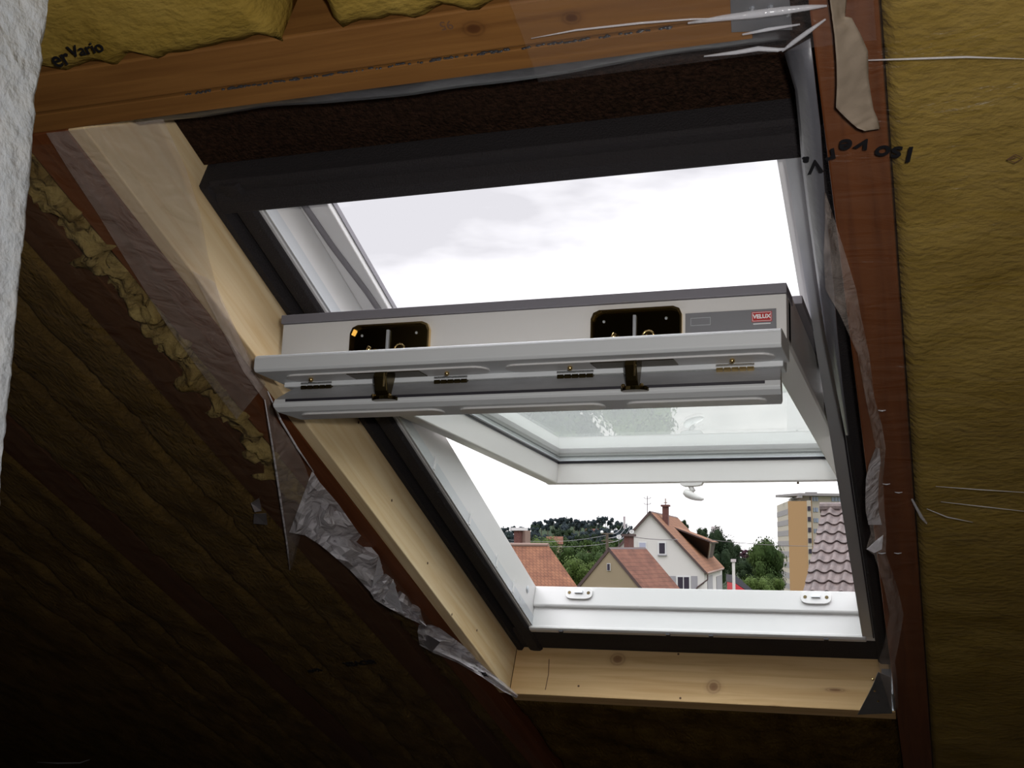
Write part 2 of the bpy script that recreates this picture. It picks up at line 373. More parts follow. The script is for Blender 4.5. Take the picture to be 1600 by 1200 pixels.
# crumbs of dark sealing in the joint between header and batten
b = MB()
for k in range(150):
    u = -.86 + .62*random.random(); b.ball((u, -.8018 + .0012*random.uniform(-1, 1), .1195), (.004*random.random()+.001, .0012, .0016), seg=5, rings=3)
b.build('sealant_crumbs', 'black_film', hd)
S1 = Pv(1115, 1073, -2.72); S2 = Pv(965, 1030, -2.72); S3 = Pv(1305, 1078, -2.72); S4 = Pv(1210, 1106, -2.72)
wood('sill_wood', (.68, .46, .23), (.56, .35, .15), (1.2, 20, 26), [((S1[0], -2.72, S1[1]), .014, (1, 1, 1)), ((S2[0], -2.72, S2[1]), .016, (1, 1, 1.2)), ((S3[0], -2.72, S3[1]), .011, (.6, 1, 2.6)), ((S4[0], -2.72, S4[1]), .008, (.6, 1, 1.6))])
sb = tag(MB().box(-1.02, -.106, -2.765, -2.72, -.098, .12).build('sill_board', 'sill_wood', bevel=.002), 'pale knotty pine board lining the bottom of the window opening', 'board')
for (px, py) in ((904, 1072), (1063, 1091), (1060, 1022), (806, 1018)):
    u, w = Pv(px, py, -2.72)
    if w < .118: MB().disc((u, -2.7205, w), .0028, .001, axis=1, seg=8).build('nail_hole', 'pencil', sb)
# short hairline crack
c0 = Pv(858, 1030, -2.72); c1 = Pv(852, 1078, -2.72)
MB().tube([(c0[0], -2.7197, c0[1]), ((c0[0]+c1[0])/2+.003, -2.7197, (c0[1]+c1[1])/2), (c1[0], -2.7197, c1[1])], .0009, 5).build('crack', 'pencil', sb)

# ================================================================== INSULATION
def batt(u0, u1, v0, v1, label, matn='wool', w0=.0, w1=.125, amp=.008, ragged=(0, 0, 0, 0), nu=40, nv=60, seed=0, cat='insulation', group=None, fr=7):
    b = MB()
    def f(s, t):
        u = u0 + (u1-u0)*s; v = v0 + (v1-v0)*t
        e = min(min(s, 1-s)*(u1-u0), min(t, 1-t)*(v1-v0)); rnd = min(1, e/.018)
        du = (ragged[0]*nz3(v*30, seed, 1)*(1-s)**4 + ragged[1]*nz3(v*30, seed, 5)*s**4); dv = (ragged[2]*nz3(u*30, seed, 9)*(1-t)**8 + ragged[3]*nz3(u*25, seed, 2)*t**8)
        w = w1 + amp*(nz3(u*fr+seed, v*fr, 3) + .5*nz3(u*fr*3, v*fr*3+seed, 8) + .25*nz3(u*60, v*60, seed)) - .012*(1-math.sqrt(max(0, 1-(1-rnd)**2)))
        return (u+du, v+dv, w)
    b.grid(nu, nv, f)
    # sides down to w0
    ring = [i*(nv+1) for i in range(nu+1)] + [nu*(nv+1)+j for j in range(1, nv+1)] + [i*(nv+1)+nv for i in range(nu-1, -1, -1)] + [j for j in range(nv-1, 0, -1)]
    low = []
    for i in ring:
        c = b.rc[i]; low.append(b.pt(c[0], c[1], w0))
    n = len(ring)
    for k in range(n): b.face((ring[k], ring[(k+1) % n], low[(k+1) % n], low[k]))
    b.face(low)
    return tag(b.build('insulation_batt', matn, smooth=True), label, cat, group)
wl = P(1350, 60)
batt(-.034, 1.3, -3.7, .28, 'large yellow mineral wool panel filling the right side behind clear film', seed=3, nu=110, nv=260, amp=.007, fr=5, w1=.114)
batt(-.608, -.108, -.738, .3, 'yellow wool batt above the header, right of the short rafter end', seed=5, ragged=(.02, 0, .014, 0), w1=.133)
batt(-1.02, -.686, -.738, .3, 'yellow wool batt above the header, left of the short rafter end', seed=8, ragged=(0, .012, .016, 0), w1=.133)
batt(-1.60, -1.02, -.735, .3, 'shadowed wool batt with black print beside the white wall, top left', seed=11, w1=.126)
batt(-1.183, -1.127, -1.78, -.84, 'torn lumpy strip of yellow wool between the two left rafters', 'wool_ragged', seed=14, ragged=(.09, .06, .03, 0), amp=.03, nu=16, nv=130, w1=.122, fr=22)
batt(-1.183, -1.127, -4.4, -1.80, 'lower dark wool filling between the two left rafters', 'wool_shaded', seed=15, ragged=(.03, .03, 0, 0), amp=.01, nu=12, nv=120, w1=.108)
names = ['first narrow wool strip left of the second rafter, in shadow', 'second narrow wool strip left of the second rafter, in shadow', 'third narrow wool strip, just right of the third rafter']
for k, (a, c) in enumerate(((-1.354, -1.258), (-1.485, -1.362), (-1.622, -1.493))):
    batt(a, c, -4.5, -.84, names[k], 'wool_shaded', seed=20+k, ragged=(.012, .012, 0, 0), amp=.012, nu=14, nv=170, group='wool strips between the left rafters')
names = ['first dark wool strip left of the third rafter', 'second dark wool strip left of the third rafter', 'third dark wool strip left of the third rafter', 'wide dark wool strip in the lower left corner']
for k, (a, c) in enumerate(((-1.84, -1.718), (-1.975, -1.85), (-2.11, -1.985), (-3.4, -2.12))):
    batt(a, c, -5.05, -.7, names[k], 'wool_shaded', seed=30+k, ragged=(.012, .012, 0, 0), amp=.012, nu=14 if k < 3 else 50, nv=150, group='wool strips left of the third rafter')
batt(-1.04, -.108, -4.5, -2.775, 'dark wool batt below the pine sill board of the window', 'wool_shaded', seed=41, amp=.012, nu=60, nv=100, w1=.112)

# ================================================================== FILMS
def sheet(name, u0, u1, v0, v1, matn, label, amp=.006, w=.134, nu=70, nv=110, seed=0, cat='plastic film', fu=6, fv=10, lumps=()):
    b = MB()
    def f(s, t):
        u = u0+(u1-u0)*s; v = v0+(v1-v0)*t
        q = nz3(u*fu+seed, v*fv, seed); ridg = (1-abs(nz3(u*fu*1.5, v*fv*1.7+seed, 4))*2)
        return (u, v, w + amp*q + amp*.9*max(0, ridg-.55)*2)
    b.grid(nu, nv, f); return tag(b.build(name, matn, smooth=True), label, cat)
fr_ = sheet('vapour_barrier_film', -.10, 1.25, -3.6, .2, 'film_clear', 'clear wrinkled plastic film with black print stretched over the right wool panel', seed=2, fu=2.2, fv=9, amp=.007, nu=60, nv=150)
fl_ = sheet('vapour_barrier_film', -3.4, -1.065, -5.0, -.835, 'film_left', 'clear creased plastic film over the dark left slope below the header', seed=9, fu=4, fv=7, amp=.008, nu=90, nv=130)
fh_ = sheet('vapour_barrier_film', -.40, -.04, -.834, -.45, 'film_thin', 'clear glossy film lapped over the right end of the header', seed=12, fu=3, fv=22, amp=.004, nu=40, nv=40, w=.142)
# folds that catch the flash
def fold(px_list, r, parent, w=.146, matn='film_fold', name='fold'):
    path = [(*P(x, y, w), w) for x, y in px_list]
    n = len(path); rr = [r*max(.12, math.sin(math.pi*(k+.5)/n)) for k in range(n)]
    return MB().tube(path, rr, 7).build(name, matn, parent, smooth=True)
fold([(1075, 36), (1130, 28), (1180, 22), (1220, 17), (1260, 12), (1292, 9)], .0045, fh_)
fold([(1100, 88), (1150, 82), (1185, 76), (1215, 78), (1228, 76)], .0028, fh_)
fold([(1222, 80), (1240, 66), (1262, 50), (1290, 30)], .0028, fh_)
fold([(830, 60), (900, 47), (1000, 36), (1080, 30), (1150, 28)], .0013, fh_)
fold([(1160, 54), (1200, 46), (1250, 38)], .002, fh_)
fold([(1425, 780), (1440, 808), (1448, 818)], .003, fr_)
fold([(1448, 795), (1480, 808), (1520, 816)], .0012, fr_)
fold([(1330, 95), (1420, 92), (1510, 89), (1600, 92)], .0013, fr_)
fold([(1462, 760), (1530, 765), (1610, 770)], .0009, fr_)
fold([(1470, 784), (1540, 792), (1610, 800)], .0009, fr_)
for (x, y) in ((1378, 641), (1385, 756), (1404, 769), (1403, 864), (1378, 864)): fold([(x-6, y), (x, y+1), (x+6, y)], .0012, fr_)
fold([(58, 1191), (90, 1192.5), (125, 1192), (140, 1187)], .003, fl_)
# printing on the films
for (ch, px, py, ang, sz) in (('i', 1424, 238, 0, 1), ('s', 1403, 238, 0, 1.05), ('o', 1381, 236, -8, 1), ('v', 1350, 226, -22, 1), ('e', 1324, 226, 0, 1), ('r', 1301, 241, 14, 1), ('V', 1276, 257, 8, .9), ('a', 1260, 249, 0, .55)):
    u, v = P(px, py, .147); a = R(180+ang); ax = AX*math.cos(a)+AV*math.sin(a); ay = -AX*math.sin(a)+AV*math.cos(a)
    text_mesh('printed_letter', ch.upper() if ch in 'i' else ch, .031*sz, T(u, v, .149), ax, ay, 'print_black', fr_, bold=.0007, shear=.2)
u, v = P(1586, 247, .147); k = .006
MB().tube([(u-k*1.3, v, .148), (u, v+k, .148), (u+k*1.3, v, .148), (u, v-k, .148), (u-k*1.3, v, .148), (u+k*.3, v+k*.3, .148)], .0006, 5).build('printed_mark', 'pencil', fr_)
u, v = P(93, 91, .15); text_mesh('printed_text', 'er', .031, T(u, v, .152), (AX+AV*.12), AV, 'print_black', fl_, bold=.0004, shear=.2)
u, v = P(134, 76, .15); text_mesh('printed_text', 'Vario', .022, T(u, v, .152), (AX+AV*.04), AV, 'print_black', fl_, bold=.0002, shear=.2)
for (tx, px, py, sz, a) in (('ISOVER', 563, 1033, .03, 0.0), ('Vario', 492, 1045, .022, .2)):
    u, v = P(px, py, .146); text_mesh('printed_text', tx, sz, T(u, v, .15), (-AX-AV*(.3+a)), -AV, 'print_black', fl_, bold=.001, shear=.2)
u, v = P(755, 1055, .15)

# ragged strips of film: lattice between two outlines
def ribbon(name, left, right, matn, label, w0=.13, w1=.15, amp=.012, nx=6, parts=None, fine=3, seed=0, cat='plastic film', solid=0, smooth=False, parent=None):
    b = MB(); L_, R_ = [], []
    for k in range(len(left)-1):
        for j in range(fine):
            t = j/fine
            L_.append([left[k][i]*(1-t)+left[k+1][i]*t for i in range(2)]); R_.append([right[k][i]*(1-t)+right[k+1][i]*t for i in range(2)])
    L_.append(left[-1]); R_.append(right[-1]); n = len(L_)
    ix = []
    for k in range(n):
        row = []
        for i in range(nx+1):
            s = i/nx; px = L_[k][0]*(1-s)+R_[k][0]*s; py = L_[k][1]*(1-s)+R_[k][1]*s
            w = w0*s + w1*(1-s) + amp*(nz3(k*.45+seed, s*2.2, 1) + .5*nz3(k*1.1, s*4+seed, 2))
            u, v = P(px, py, w); row.append(b.pt(u, v, w))
        ix.append(row)
    for A, B in zip(ix, ix[1:]):
        for i in range(nx):
            b.face((A[i], A[i+1], B[i+1])); b.face((A[i], B[i+1], B[i]))
    o = b.build(name, matn, parent, smooth=smooth, solid=solid)
    return o if parent else tag(o, label, cat)
def z3(pts): return [(380+x/2.222, 580+y/2.222) for x, y in pts]
fa = ribbon('film_flap', z3([(-180, -350), (0, 0), (75, 105), (100, 250), (122, 400), (140, 520), (150, 620), (160, 692)]),
       z3([(-100, -310), (40, 0), (85, 70), (110, 160), (180, 260), (215, 330), (240, 400), (172, 680)]),
       'film_milky_dim', 'milky translucent film flap hanging as a pointed triangle from the left rafter', w0=.128, w1=.155, amp=.008, seed=3, smooth=True, nx=8)
fold([(x, y) for x, y in z3([(75, 100), (100, 250), (130, 450), (155, 620), (162, 690)])], .0022, fa, w=.158, matn='film_milky')
fold([(x, y) for x, y in z3([(85, 70), (130, 170), (190, 270), (245, 350)])], .002, fa, w=.15, matn='film_milky')
fb = ribbon('crumpled_film_strip', z3([(160, 560), (215, 570), (262, 600), (300, 630), (370, 690), (440, 765), (455, 792), (500, 820), (560, 850)]),
       z3([(240, 345), (265, 385), (330, 460), (400, 560), (470, 640), (492, 700), (520, 722), (535, 770), (560, 845)]),
       'film_milky', 'crumpled shiny film strip hanging below the left rafter beside the pointed flap', w0=.125, w1=.17, amp=.03, seed=8, nx=6)
ribbon('crumpled_end', z3([(440, 765), (455, 792), (500, 820), (560, 852), (600, 870), (640, 892)]), z3([(490, 715), (520, 722), (540, 760), (575, 785), (615, 825), (625, 862)]), 'film_milky', '', w0=.122, w1=.158, amp=.03, seed=12, nx=5, parent=fb)
ribbon('film_band', z3([(610, 880), (605, 905), (612, 950), (660, 978), (740, 1010), (830, 1062), (900, 1110), (950, 1135)]),
       z3([(650, 880), (680, 890), (735, 930), (775, 962), (810, 1000), (845, 1035), (910, 1085), (955, 1125)]),
       'film_milky', 'bright folded film band crossing the lower end of the left rafter', w0=.124, w1=.155, amp=.02, seed=21, nx=6)
u, v = P(757, 1053, .165)
ft_ = [o for o in COL.objects if o.name == 'film_band'][0]
text_mesh('printed_text', 'KM', .016, T(u, v, .166), AV*-1, AX*1, 'print_black', ft_, bold=.0006)
# facets of bright foil where film is creased to a knot
def facet(name, pts, w, matn, parent=None, label=None, cat=None):
    b = MB(); idx = [b.pt(*P(x, y, w+dw), w+dw) for x, y, dw in pts]; b.face(idx)
    c = [sum(p[0] for p in pts)/len(pts), sum(p[1] for p in pts)/len(pts)]
    o = b.build(name, matn, parent, solid=.0006); return o if parent else tag(o, label, cat)
facet('crease', [(x, y, d) for (x, y), d in zip(z3([(640, 915), (685, 940), (655, 975), (618, 935)]), (0, .014, .01, 0))], .158, 'silver_foil', ft_)
facet('crease', [(x, y, d) for (x, y), d in zip(z3([(520, 722), (556, 845), (490, 790)]), (0, .02, .0))], .16, 'film_fold', fb)
facet('crease', [(x, y, d) for (x, y), d in zip(z3([(470, 645), (488, 700), (445, 755)]), (0, .0, .02))], .16, 'film_fold', fb)
fs = facet('film_glint', [(392, 786, 0), (405, 778, .01), (409, 798, .0), (398, 800, .006)], .15, 'silver_foil', None, 'small bright flash glint on the film over the dark left slope', 'film glint')  # added bright facet standing in for a flash glint on the film
facet('glint_tab', [(397, 803, 0), (416, 802, .01), (418, 820, .004), (396, 818, .0)], .15, 'silver_foil', fs)  # second facet of the same glint
# film over the upper part of the left rafter and its side face
ribbon('film_drape', [(72, 208), (105, 262), (150, 330), (205, 420), (262, 510), (320, 590), (370, 655)],
       [(255, 186), (290, 262), (312, 330), (325, 400), (345, 470), (385, 545), (415, 600)], 'film_milky_dim',
       'hazy film draped over the upper left rafter down to the metal window bar', w0=.13, w1=.136, amp=.004, seed=31, nx=10, smooth=True)
# right edge of the right-hand film, loosely folded
rl = [(1288, 300), (1289, 350), (1287, 400), (1290, 453), (1313, 493), (1340, 553), (1352, 620), (1361, 664), (1368, 700), (1353, 748), (1352, 797), (1361, 832), (1353, 858), (1366, 867), (1381, 916), (1390, 960), (1381, 1008), (1372, 1035), (1377, 1061), (1392, 1108)]
rr_ = [(1290, 300), (1306, 350), (1322, 400), (1338, 453), (1345, 493), (1358, 553), (1366, 620), (1378, 664), (1384, 700), (1380, 748), (1382, 797), (1385, 832), (1384, 858), (1385, 867), (1402, 916), (1412, 960), (1404, 1008), (1398, 1035), (1402, 1061), (1404, 1108)]
ribbon('film_edge', rl, rr_, 'film_milky_dim', 'loose curling film edge hanging along the right rafter', w0=.13, w1=.15, amp=.012, seed=40, nx=5, smooth=True, fine=4)
ribbon('folded_film', [(1368, 700), (1358, 725), (1353, 748), (1352, 780), (1353, 800), (1357, 820)], [(1374, 700), (1376, 720), (1373, 748), (1372, 780), (1373, 800), (1378, 820)], 'film_milky', '', w0=.14, w1=.158, amp=.006, seed=44, nx=4, smooth=True, parent=[o for o in COL.objects if o.name == 'film_edge'][0])
facet('turned_corner', [(1354, 858, .01), (1372, 842, 0), (1380, 836, .0), (1378, 858, .01), (1366, 864, .012)], .152, 'film_milky', [o for o in COL.objects if o.name == 'film_edge'][0])
# grey strip turned over the left edge of the right rafter, beside the opening
def gs(px, py, w): return (*P(px, py, w), w)
b = MB(); LL = [(1226, 82), (1243, 140), (1249, 200), (1254, 260), (1264, 340), (1278, 440), (1290, 520), (1306, 600), (1322, 680)]; RR = [(1266, 60), (1275, 140), (1282, 200), (1286, 260), (1292, 340), (1302, 440), (1308, 520), (1316, 600), (1326, 680)]
ix = []
for k in range(len(LL)):
    ix.append([b.pt(*gs(LL[k][0]*(1-s)+RR[k][0]*s, LL[k][1]*(1-s)+RR[k][1]*s, .10+.026*math.sin(s*math.pi/2))) for s in (0, .15, .35, .6, 1)])
for A, B in zip(ix, ix[1:]):
    for i in range(4): b.face((A[i], A[i+1], B[i+1], B[i]))
tag(b.build('sealing_strip', 'grey_film', smooth=True, solid=.0015), 'dark grey sealing strip folded along the upper right edge of the opening', 'sealing strip')
# beige film flap, top right
def zf(pts): return [(1200+x/4.284, y/4.284) for x, y in pts]
b = MB()
LE = zf([(400, -80), (415, 0), (430, 120), (445, 230), (458, 400), (462, 560), (455, 720), (500, 768), (560, 825), (600, 858), (650, 876)])
RE = zf([(530, -80), (525, 0), (515, 110), (560, 120), (612, 215), (668, 340), (672, 520), (690, 640), (706, 730), (735, 800), (750, 862)])
for k in range(len(LE)): pass
o = ribbon('film_flap', LE, RE, 'beige_film', 'beige film flap hanging in a point over the upper right rafter', w0=.155, w1=.170, amp=.002, nx=10, seed=55, smooth=True, solid=.0008, fine=4)
# dark film strip under the header
b = MB()
def f(s, t):
    u = -.97 + .84*s; wav = .010*nz3(u*5, 0, 3)+.006*math.sin(u*9)
    v = -.828 - (.046+wav)*t; return (u, v, .095 - .015*t*t + .004*nz3(u*12, t, 1))
b.grid(60, 6, f); tag(b.build('membrane_strip', 'black_film', smooth=True, solid=.001), 'dark grey membrane strip hanging under the header batten above the window', 'membrane')

tag(MB().box(-1.019, -.106, -1.053, -.800, -.062, -.036).build('fibreboard_panel', 'fibreboard'), 'dark brown rough fibreboard panel between the header and the top of the window', 'fibreboard')
# ================================================================== METAL BRACKETS
b = MB()
pl = [P(x, y, .122) for x, y in ((1140, -30), (1230, -40), (1238, 46), (1143, 50))]
A = [b.pt(*p, .1225) for p in pl]; B = [b.pt(*p, .1205) for p in pl]
b.face(A); b.face(B[::-1])
for k in range(4): b.face((A[k], A[(k+1) % 4], B[(k+1) % 4], B[k]))
hb = tag(b.build('angle_bracket', 'galvanised'), 'grey metal plate nailed over the right end of the header beam', 'bracket')
for x, y in ((1175, 16), (1204, 14), (1250-18, 22)): MB().ball((*P(x, y, .124), .123), .004, seg=8, rings=4).build('nail_head', 'galvanised', hb)
b = MB()
v = -2.718
pts = [Pv(x, y, v) for x, y in ((1360, 1040), (1367, 1040), (1369, 1070), (1374, 1090), (1392, 1112))]
b.box(-.135, -.108, -2.7195, -2.7175, .02, .118); b.box(-.1095, -.1065, -2.7195, -2.62, .02, .118)
pl = [P(x, y, .1215) for x, y in ((1363, 1072), (1372, 1050), (1392, 1058), (1394, 1114), (1340, 1116))]
A = [b.pt(*p, .1225) for p in pl]; B = [b.pt(*p, .1208) for p in pl]
b.face(A); b.face(B[::-1])
for k in range(5): b.face((A[k], A[(k+1) % 5], B[(k+1) % 5], B[k]))
bb = tag(b.build('angle_bracket', 'galvanised'), 'galvanised angle bracket in the bottom right corner beside the sill board', 'bracket')
for x, y in ((1364, 1062), (1367, 1080), (1372, 1096)): MB().ball((*P(x, y, .124), .1235), .0025, seg=8, rings=4).build('nail_head', 'brass_bright', bb)

# ================================================================== ROOF WINDOW
win = empty('window_1', T(-.555, -2.64, 0), 'white pivoting roof window standing open in the attic slope', 'roof window', kind='structure')
FL, FR, FB, FT = -.945, -.165, -2.59, -1.12
FD = -.104
b = MB()
b.box(FL-.04, FL, FB-.05, FT+.035, FD, -.001); b.box(FR, FR+.04, FB-.05, FT+.035, FD, -.001)
b.box(FL, FR, FB-.05, FB, FD, -.001); b.box(FL, FR, FT, FT+.035, FD, -.001)
# stepped bottom rail
b.prism([(FB-.01, FD+.001), (FB-.01, -.052), (FB+.008, -.052), (FB+.011, -.056), (FB+.014, FD+.001)], FL, FR)
b.prism([(FB-.02, -.004), (FB-.02, .004), (FB-.004, .006), (FB+.003, .003), (FB+.003, -.004)], FL-.004, FR+.004)
frame = b.build('frame', 'white_paint', win, bevel=.0015)
# upper stops that the sash closes against from outside
MB().box(FL, FL+.05, -1.70, FT, -.103, -.086).build('stop', 'white_paint', frame, bevel=.002)
MB().box(FR-.028, FR, -1.70, FT, -.103, -.086).build('stop', 'white_paint', frame, bevel=.002)
MB().box(FL+.046, FL+.052, -1.70, FT, -.108, -.098).build('stop_edge', 'grey_cladding', frame)
MB().tube([(FL+.010, FT, -.085), (FL+.011, -1.2, -.085), (FL+.017, -1.3, -.085), (FL+.030, -1.42, -.085), (FL+.037, -1.55, -.085), (FL+.038, -1.70, -.085)], .0055, 8).build('gasket', 'grey_gasket', frame, smooth=True)
# lining groove rails
MB().box(FL-.001, FL+.0025, FB, FT, -.030, -.012).box(FL-.001, FL+.004, FB, FT, -.010, -.004).build('groove_rail', 'silver_rail', frame)
MB().box(FR-.0035, FR+.02, FB, FT, -.004, .001).build('groove_rail', 'silver_rail', frame)
MB().box(FR+.019, FR+.022, FB, FT, -.004, .003).build('groove_rail', 'rubber', frame)
for (px, py) in ((621, 672), (671, 760), (727, 846), (770, 912), (796, 950)):
    v, w = PU(px, py, FL+.003)
    MB().box(FL, FL+.005, v-.003, v+.003, -.038, -.008).build('clip', 'white_paint', frame)
for (px, py) in ((824, 921), (811.6, 934.4)):
    v, w = PU(px, py, FL)
    MB().disc((FL, v, w), .0085, .002, axis=0).disc((FL+.002, v, w), .0055, .001, axis=0).build('screw_cap', 'silver_rail', frame)
for (px, py) in ((877, 982), (1044, 987.5), (1111, 989.5), (1291, 994)):
    u, w = Pv(px, py, FB-.003); MB().box(u-.005, u+.005, FB-.008, FB-.001, .004, .009).build('clip', 'rubber', frame)
for (px, py) in ((905, 927), (1275, 934)):
    u, w = Pv(px, py, FB+.0155)
    k = MB(); prof = [(u+.034*math.copysign(abs(math.cos(t))**.5, math.cos(t)), w+.016*math.copysign(abs(math.sin(t))**.7, math.sin(t))) for t in [2*math.pi*j/24 for j in range(24)]]
    k.prism(prof, FB+.0135, FB+.0185, axis=1); sp = k.build('striker_plate', 'white_paint', frame, bevel=.0008)
    for d in (-.024, .024): MB().disc((u+d, FB+.0185, w), .0042, .0008, axis=1, seg=10).build('screw', 'dark_screw', frame)
    MB().box(u-.010, u+.010, FB+.0185, FB+.024, w-.004, w+.002).build('latch', 'silver_rail', frame)
# foam collar
b = MB()
b.prism([(-1.0195, -.097), (-1.0195, .0), (-1.014, .008), (-1.003, .008), (-.997, -.004), (-.994, -.03), (-.988, -.03), (-.986, -.001), (-.982, .006), (-.972, .008), (-.955, .008), (-.949, .003), (-.949, -.0005), (-.9865, -.0005), (-.9865, -.097)], -2.715, -1.06, axis=1)
b.prism([(-.1065, -.097), (-.1065, .004), (-.112, .010), (-.135, .010), (-.142, .004), (-.142, -.0005), (-.123, -.0005), (-.123, -.097)], -2.715, -1.06, axis=1)
b.prism([(-2.7185, -.097), (-2.7185, -.006), (-2.712, .0), (-2.66, .001), (-2.612, -.001), (-2.606, -.006), (-2.641, -.006), (-2.641, -.097)], -1.0, -.125, axis=0)
b.prism([(-1.117, .0), (-1.117, .006), (-1.111, .011), (-1.09, .011), (-1.082, .006), (-1.078, .002), (-1.062, .003), (-1.055, .0), (-1.055, -.096), (-1.084, -.096), (-1.084, .0)], -1.0, -.125, axis=0)
tag(b.build('insulation_collar', 'foam', win, bevel=.0012), 'dark grey foam collar')

# ---- sash
UL, UR, SB = -.934, -.178, -.711
b = MB(TS)
b.prism([(UL, -.002), (UL+.004, 0), (UL+.028, 0), (UL+.030, -.002), (UL+.032, -.050), (UL+.022, -.052), (UL+.022, -.075), (UL, -.075)], SB+.02, .62, axis=1)
b.prism([(UR, -.002), (UR-.004, 0), (UR-.038, 0), (UR-.040, -.002), (UR-.042, -.050), (UR-.032, -.052), (UR-.032, -.075), (UR, -.075)], SB+.02, .62, axis=1)
b.prism([(SB, -.004), (SB+.004, 0), (SB+.022, 0), (SB+.024, -.002), (SB+.026, -.050), (SB+.018, -.052), (SB+.018, -.075), (SB, -.075)], UL, UR)
b.box(UL, UR, .598, .646, -.060, .002)
sash = b.build('sash', 'sash_white', win, bevel=.0012)
MB(TS).box(UL+.03, UR-.04, SB+.024, .60, -.064, -.060).build('pane', 'glass', sash)
MB(TS).box(UL+.0315, UL+.034, SB+.026, .60, -.0555, -.0505).box(UR-.044, UR-.0415, SB+.026, .60, -.0555, -.0505).box(UL+.03, UR-.04, SB+.0255, SB+.028, -.056, -.0505).build('gasket', 'rubber', sash)
MB(TS).box(UL-.012, UL+.038, SB-.015, .54, -.088, -.076).box(UR-.05, UR+.01, SB-.015, .54, -.088, -.076).box(UL, UR, SB-.015, SB+.034, -.088, -.076).box(UL-.002, UR+.001, .58, .650, -.074, -.0605).build('cladding', 'grey_cladding', sash, bevel=.001)
MB(TS).box(UL+.034, UL+.038, SB+.03, .60, -.0595, -.056).box(UR-.048, UR-.044, SB+.03, .60, -.0595, -.056).box(UL+.034, UR-.044, SB+.028, SB+.034, -.0595, -.056).build('spacer', 'silver_rail', sash)
# catch with lever under the bottom rail
hu, _ = PS(1092, 766, SB+.012)
hu = UL + (1092-858)/635.0
b = MB(TS); b.prism([(hu-.028, .0), (hu+.030, .0), (hu+.026, .0065), (hu+.012, .009), (hu-.016, .009), (hu-.024, .006)], SB+.004, SB+.022, axis=1)
b.build('catch_plate', 'sash_white', sash, bevel=.001)
b = MB(TS)
b.tube([(hu-.002, SB+.013, .008), (hu+.002, SB+.013, .016), (hu+.006, SB+.013, .022)], .006, 10)
b.tube([(hu-.016, SB+.013, .018), (hu-.014, SB+.013, .022), (hu-.008, SB+.013, .027), (hu+.002, SB+.013, .032), (hu+.014, SB+.013, .037), (hu+.026, SB+.013, .040), (hu+.031, SB+.013, .0405)], [.004, .0085, .0105, .010, .0075, .005, .002], 12)
b.build('lever', 'sash_white', sash, smooth=True)
MB(TS).ball((UL+(1254-858)/635, SB+.01, .003), .003, seg=8, rings=5).build('screw', 'dark_screw', sash)
# pivot hinges
for s_, u0, u1 in ((1, UR, UR+.0115),):
    MB(TS).prism([(-.09, -.045), (-.09, -.012), (-.02, -.006), (.09, -.010), (.10, -.020), (.09, -.045)], u0, u1).build('pivot_hinge', 'plate_grey', sash, bevel=.001)
MB(TS).ball((UR+.002, -.055, -.004), .006, seg=10, rings=6).build('hinge_pin', 'white_paint', sash)

# ---- control bar and ventilation flap
bar = MB(TS).prism([(.628, .0035), (.706, .0035), (.713, .006), (.716, .010), (.716, .026), (.712, .030), (.628, .030)], UL-.002, UR+.001).box(UL+.006, UR-.006, .598, .640, .0, .037).build('control_bar', 'bar_paint', win, bevel=.0012)
def capsule(b, u0, u1, s0, s1, n0, n1):
    r = (s1-s0)/2; c = (s0+s1)/2; prof = []
    for k in range(9): t = -math.pi/2+math.pi*k/8; prof.append((u1-r+r*math.cos(t), c+r*math.sin(t)))
    for k in range(9): t = math.pi/2+math.pi*k/8; prof.append((u0+r+r*math.cos(t), c+r*math.sin(t)))
    return b.prism(prof, n0, n1, axis=2)
capsule(MB(TS), UL+.03, -.585, .650, .690, .0295, .0325).build('strip_cover', 'white_paint', bar, bevel=.0008)
capsule(MB(TS), -.560, UR-.012, .650, .690, .0295, .0325).build('strip_cover', 'white_paint', bar, bevel=.0008)
def uSb(px, py, s=.66): return PS(px, py, s)[0]
for (px, py) in ((487, 578), (699, 569), (891, 560), (1144, 549)):
    MB(TS).ball((uSb(px, py, .672), .672, .035), .0038, seg=10, rings=6).build('knob_screw', 'brass_bright', bar, smooth=True)
fu0, fu1 = UL+.008, UR-.006
sec = [(.628, .040), (.634, .0375), (.668, .062), (.672, .070), (.669, .074), (.658, .079), (.610, .082), (.598, .076), (.602, .055)]
b = MB(TS)
A = [b.pt(fu0 + (0.012 if i < 2 else 0) + (.014 if i > 5 else 0), p[0], p[1]) for i, p in enumerate(sec)]
B = [b.pt(fu1 - (0.004 if i < 2 else 0) - (.006 if i > 5 else 0), p[0], p[1]) for i, p in enumerate(sec)]
n = len(sec)
for k in range(n): b.face((A[k], A[(k+1) % n], B[(k+1) % n], B[k]), 1 if k == 1 else 0)
b.face(A); b.face(B[::-1])
flap = tag(b.build('ventilation_flap', ['bar_paint', 'flap_grey'], win, bevel=.0012), 'grey-faced ventilation flap')
MB(TS).box(fu0+.02, fu1-.02, .6675, .6705, .0625, .0665).build('seal', 'rubber', flap)
for (a, c) in ((.03, .26), (.285, .50), (.53, .72)):
    capsule(MB(TS), fu0+a, fu0+c, .6145, .6505, .0795, .0828).build('scoop', 'white_paint', flap, bevel=.0015)
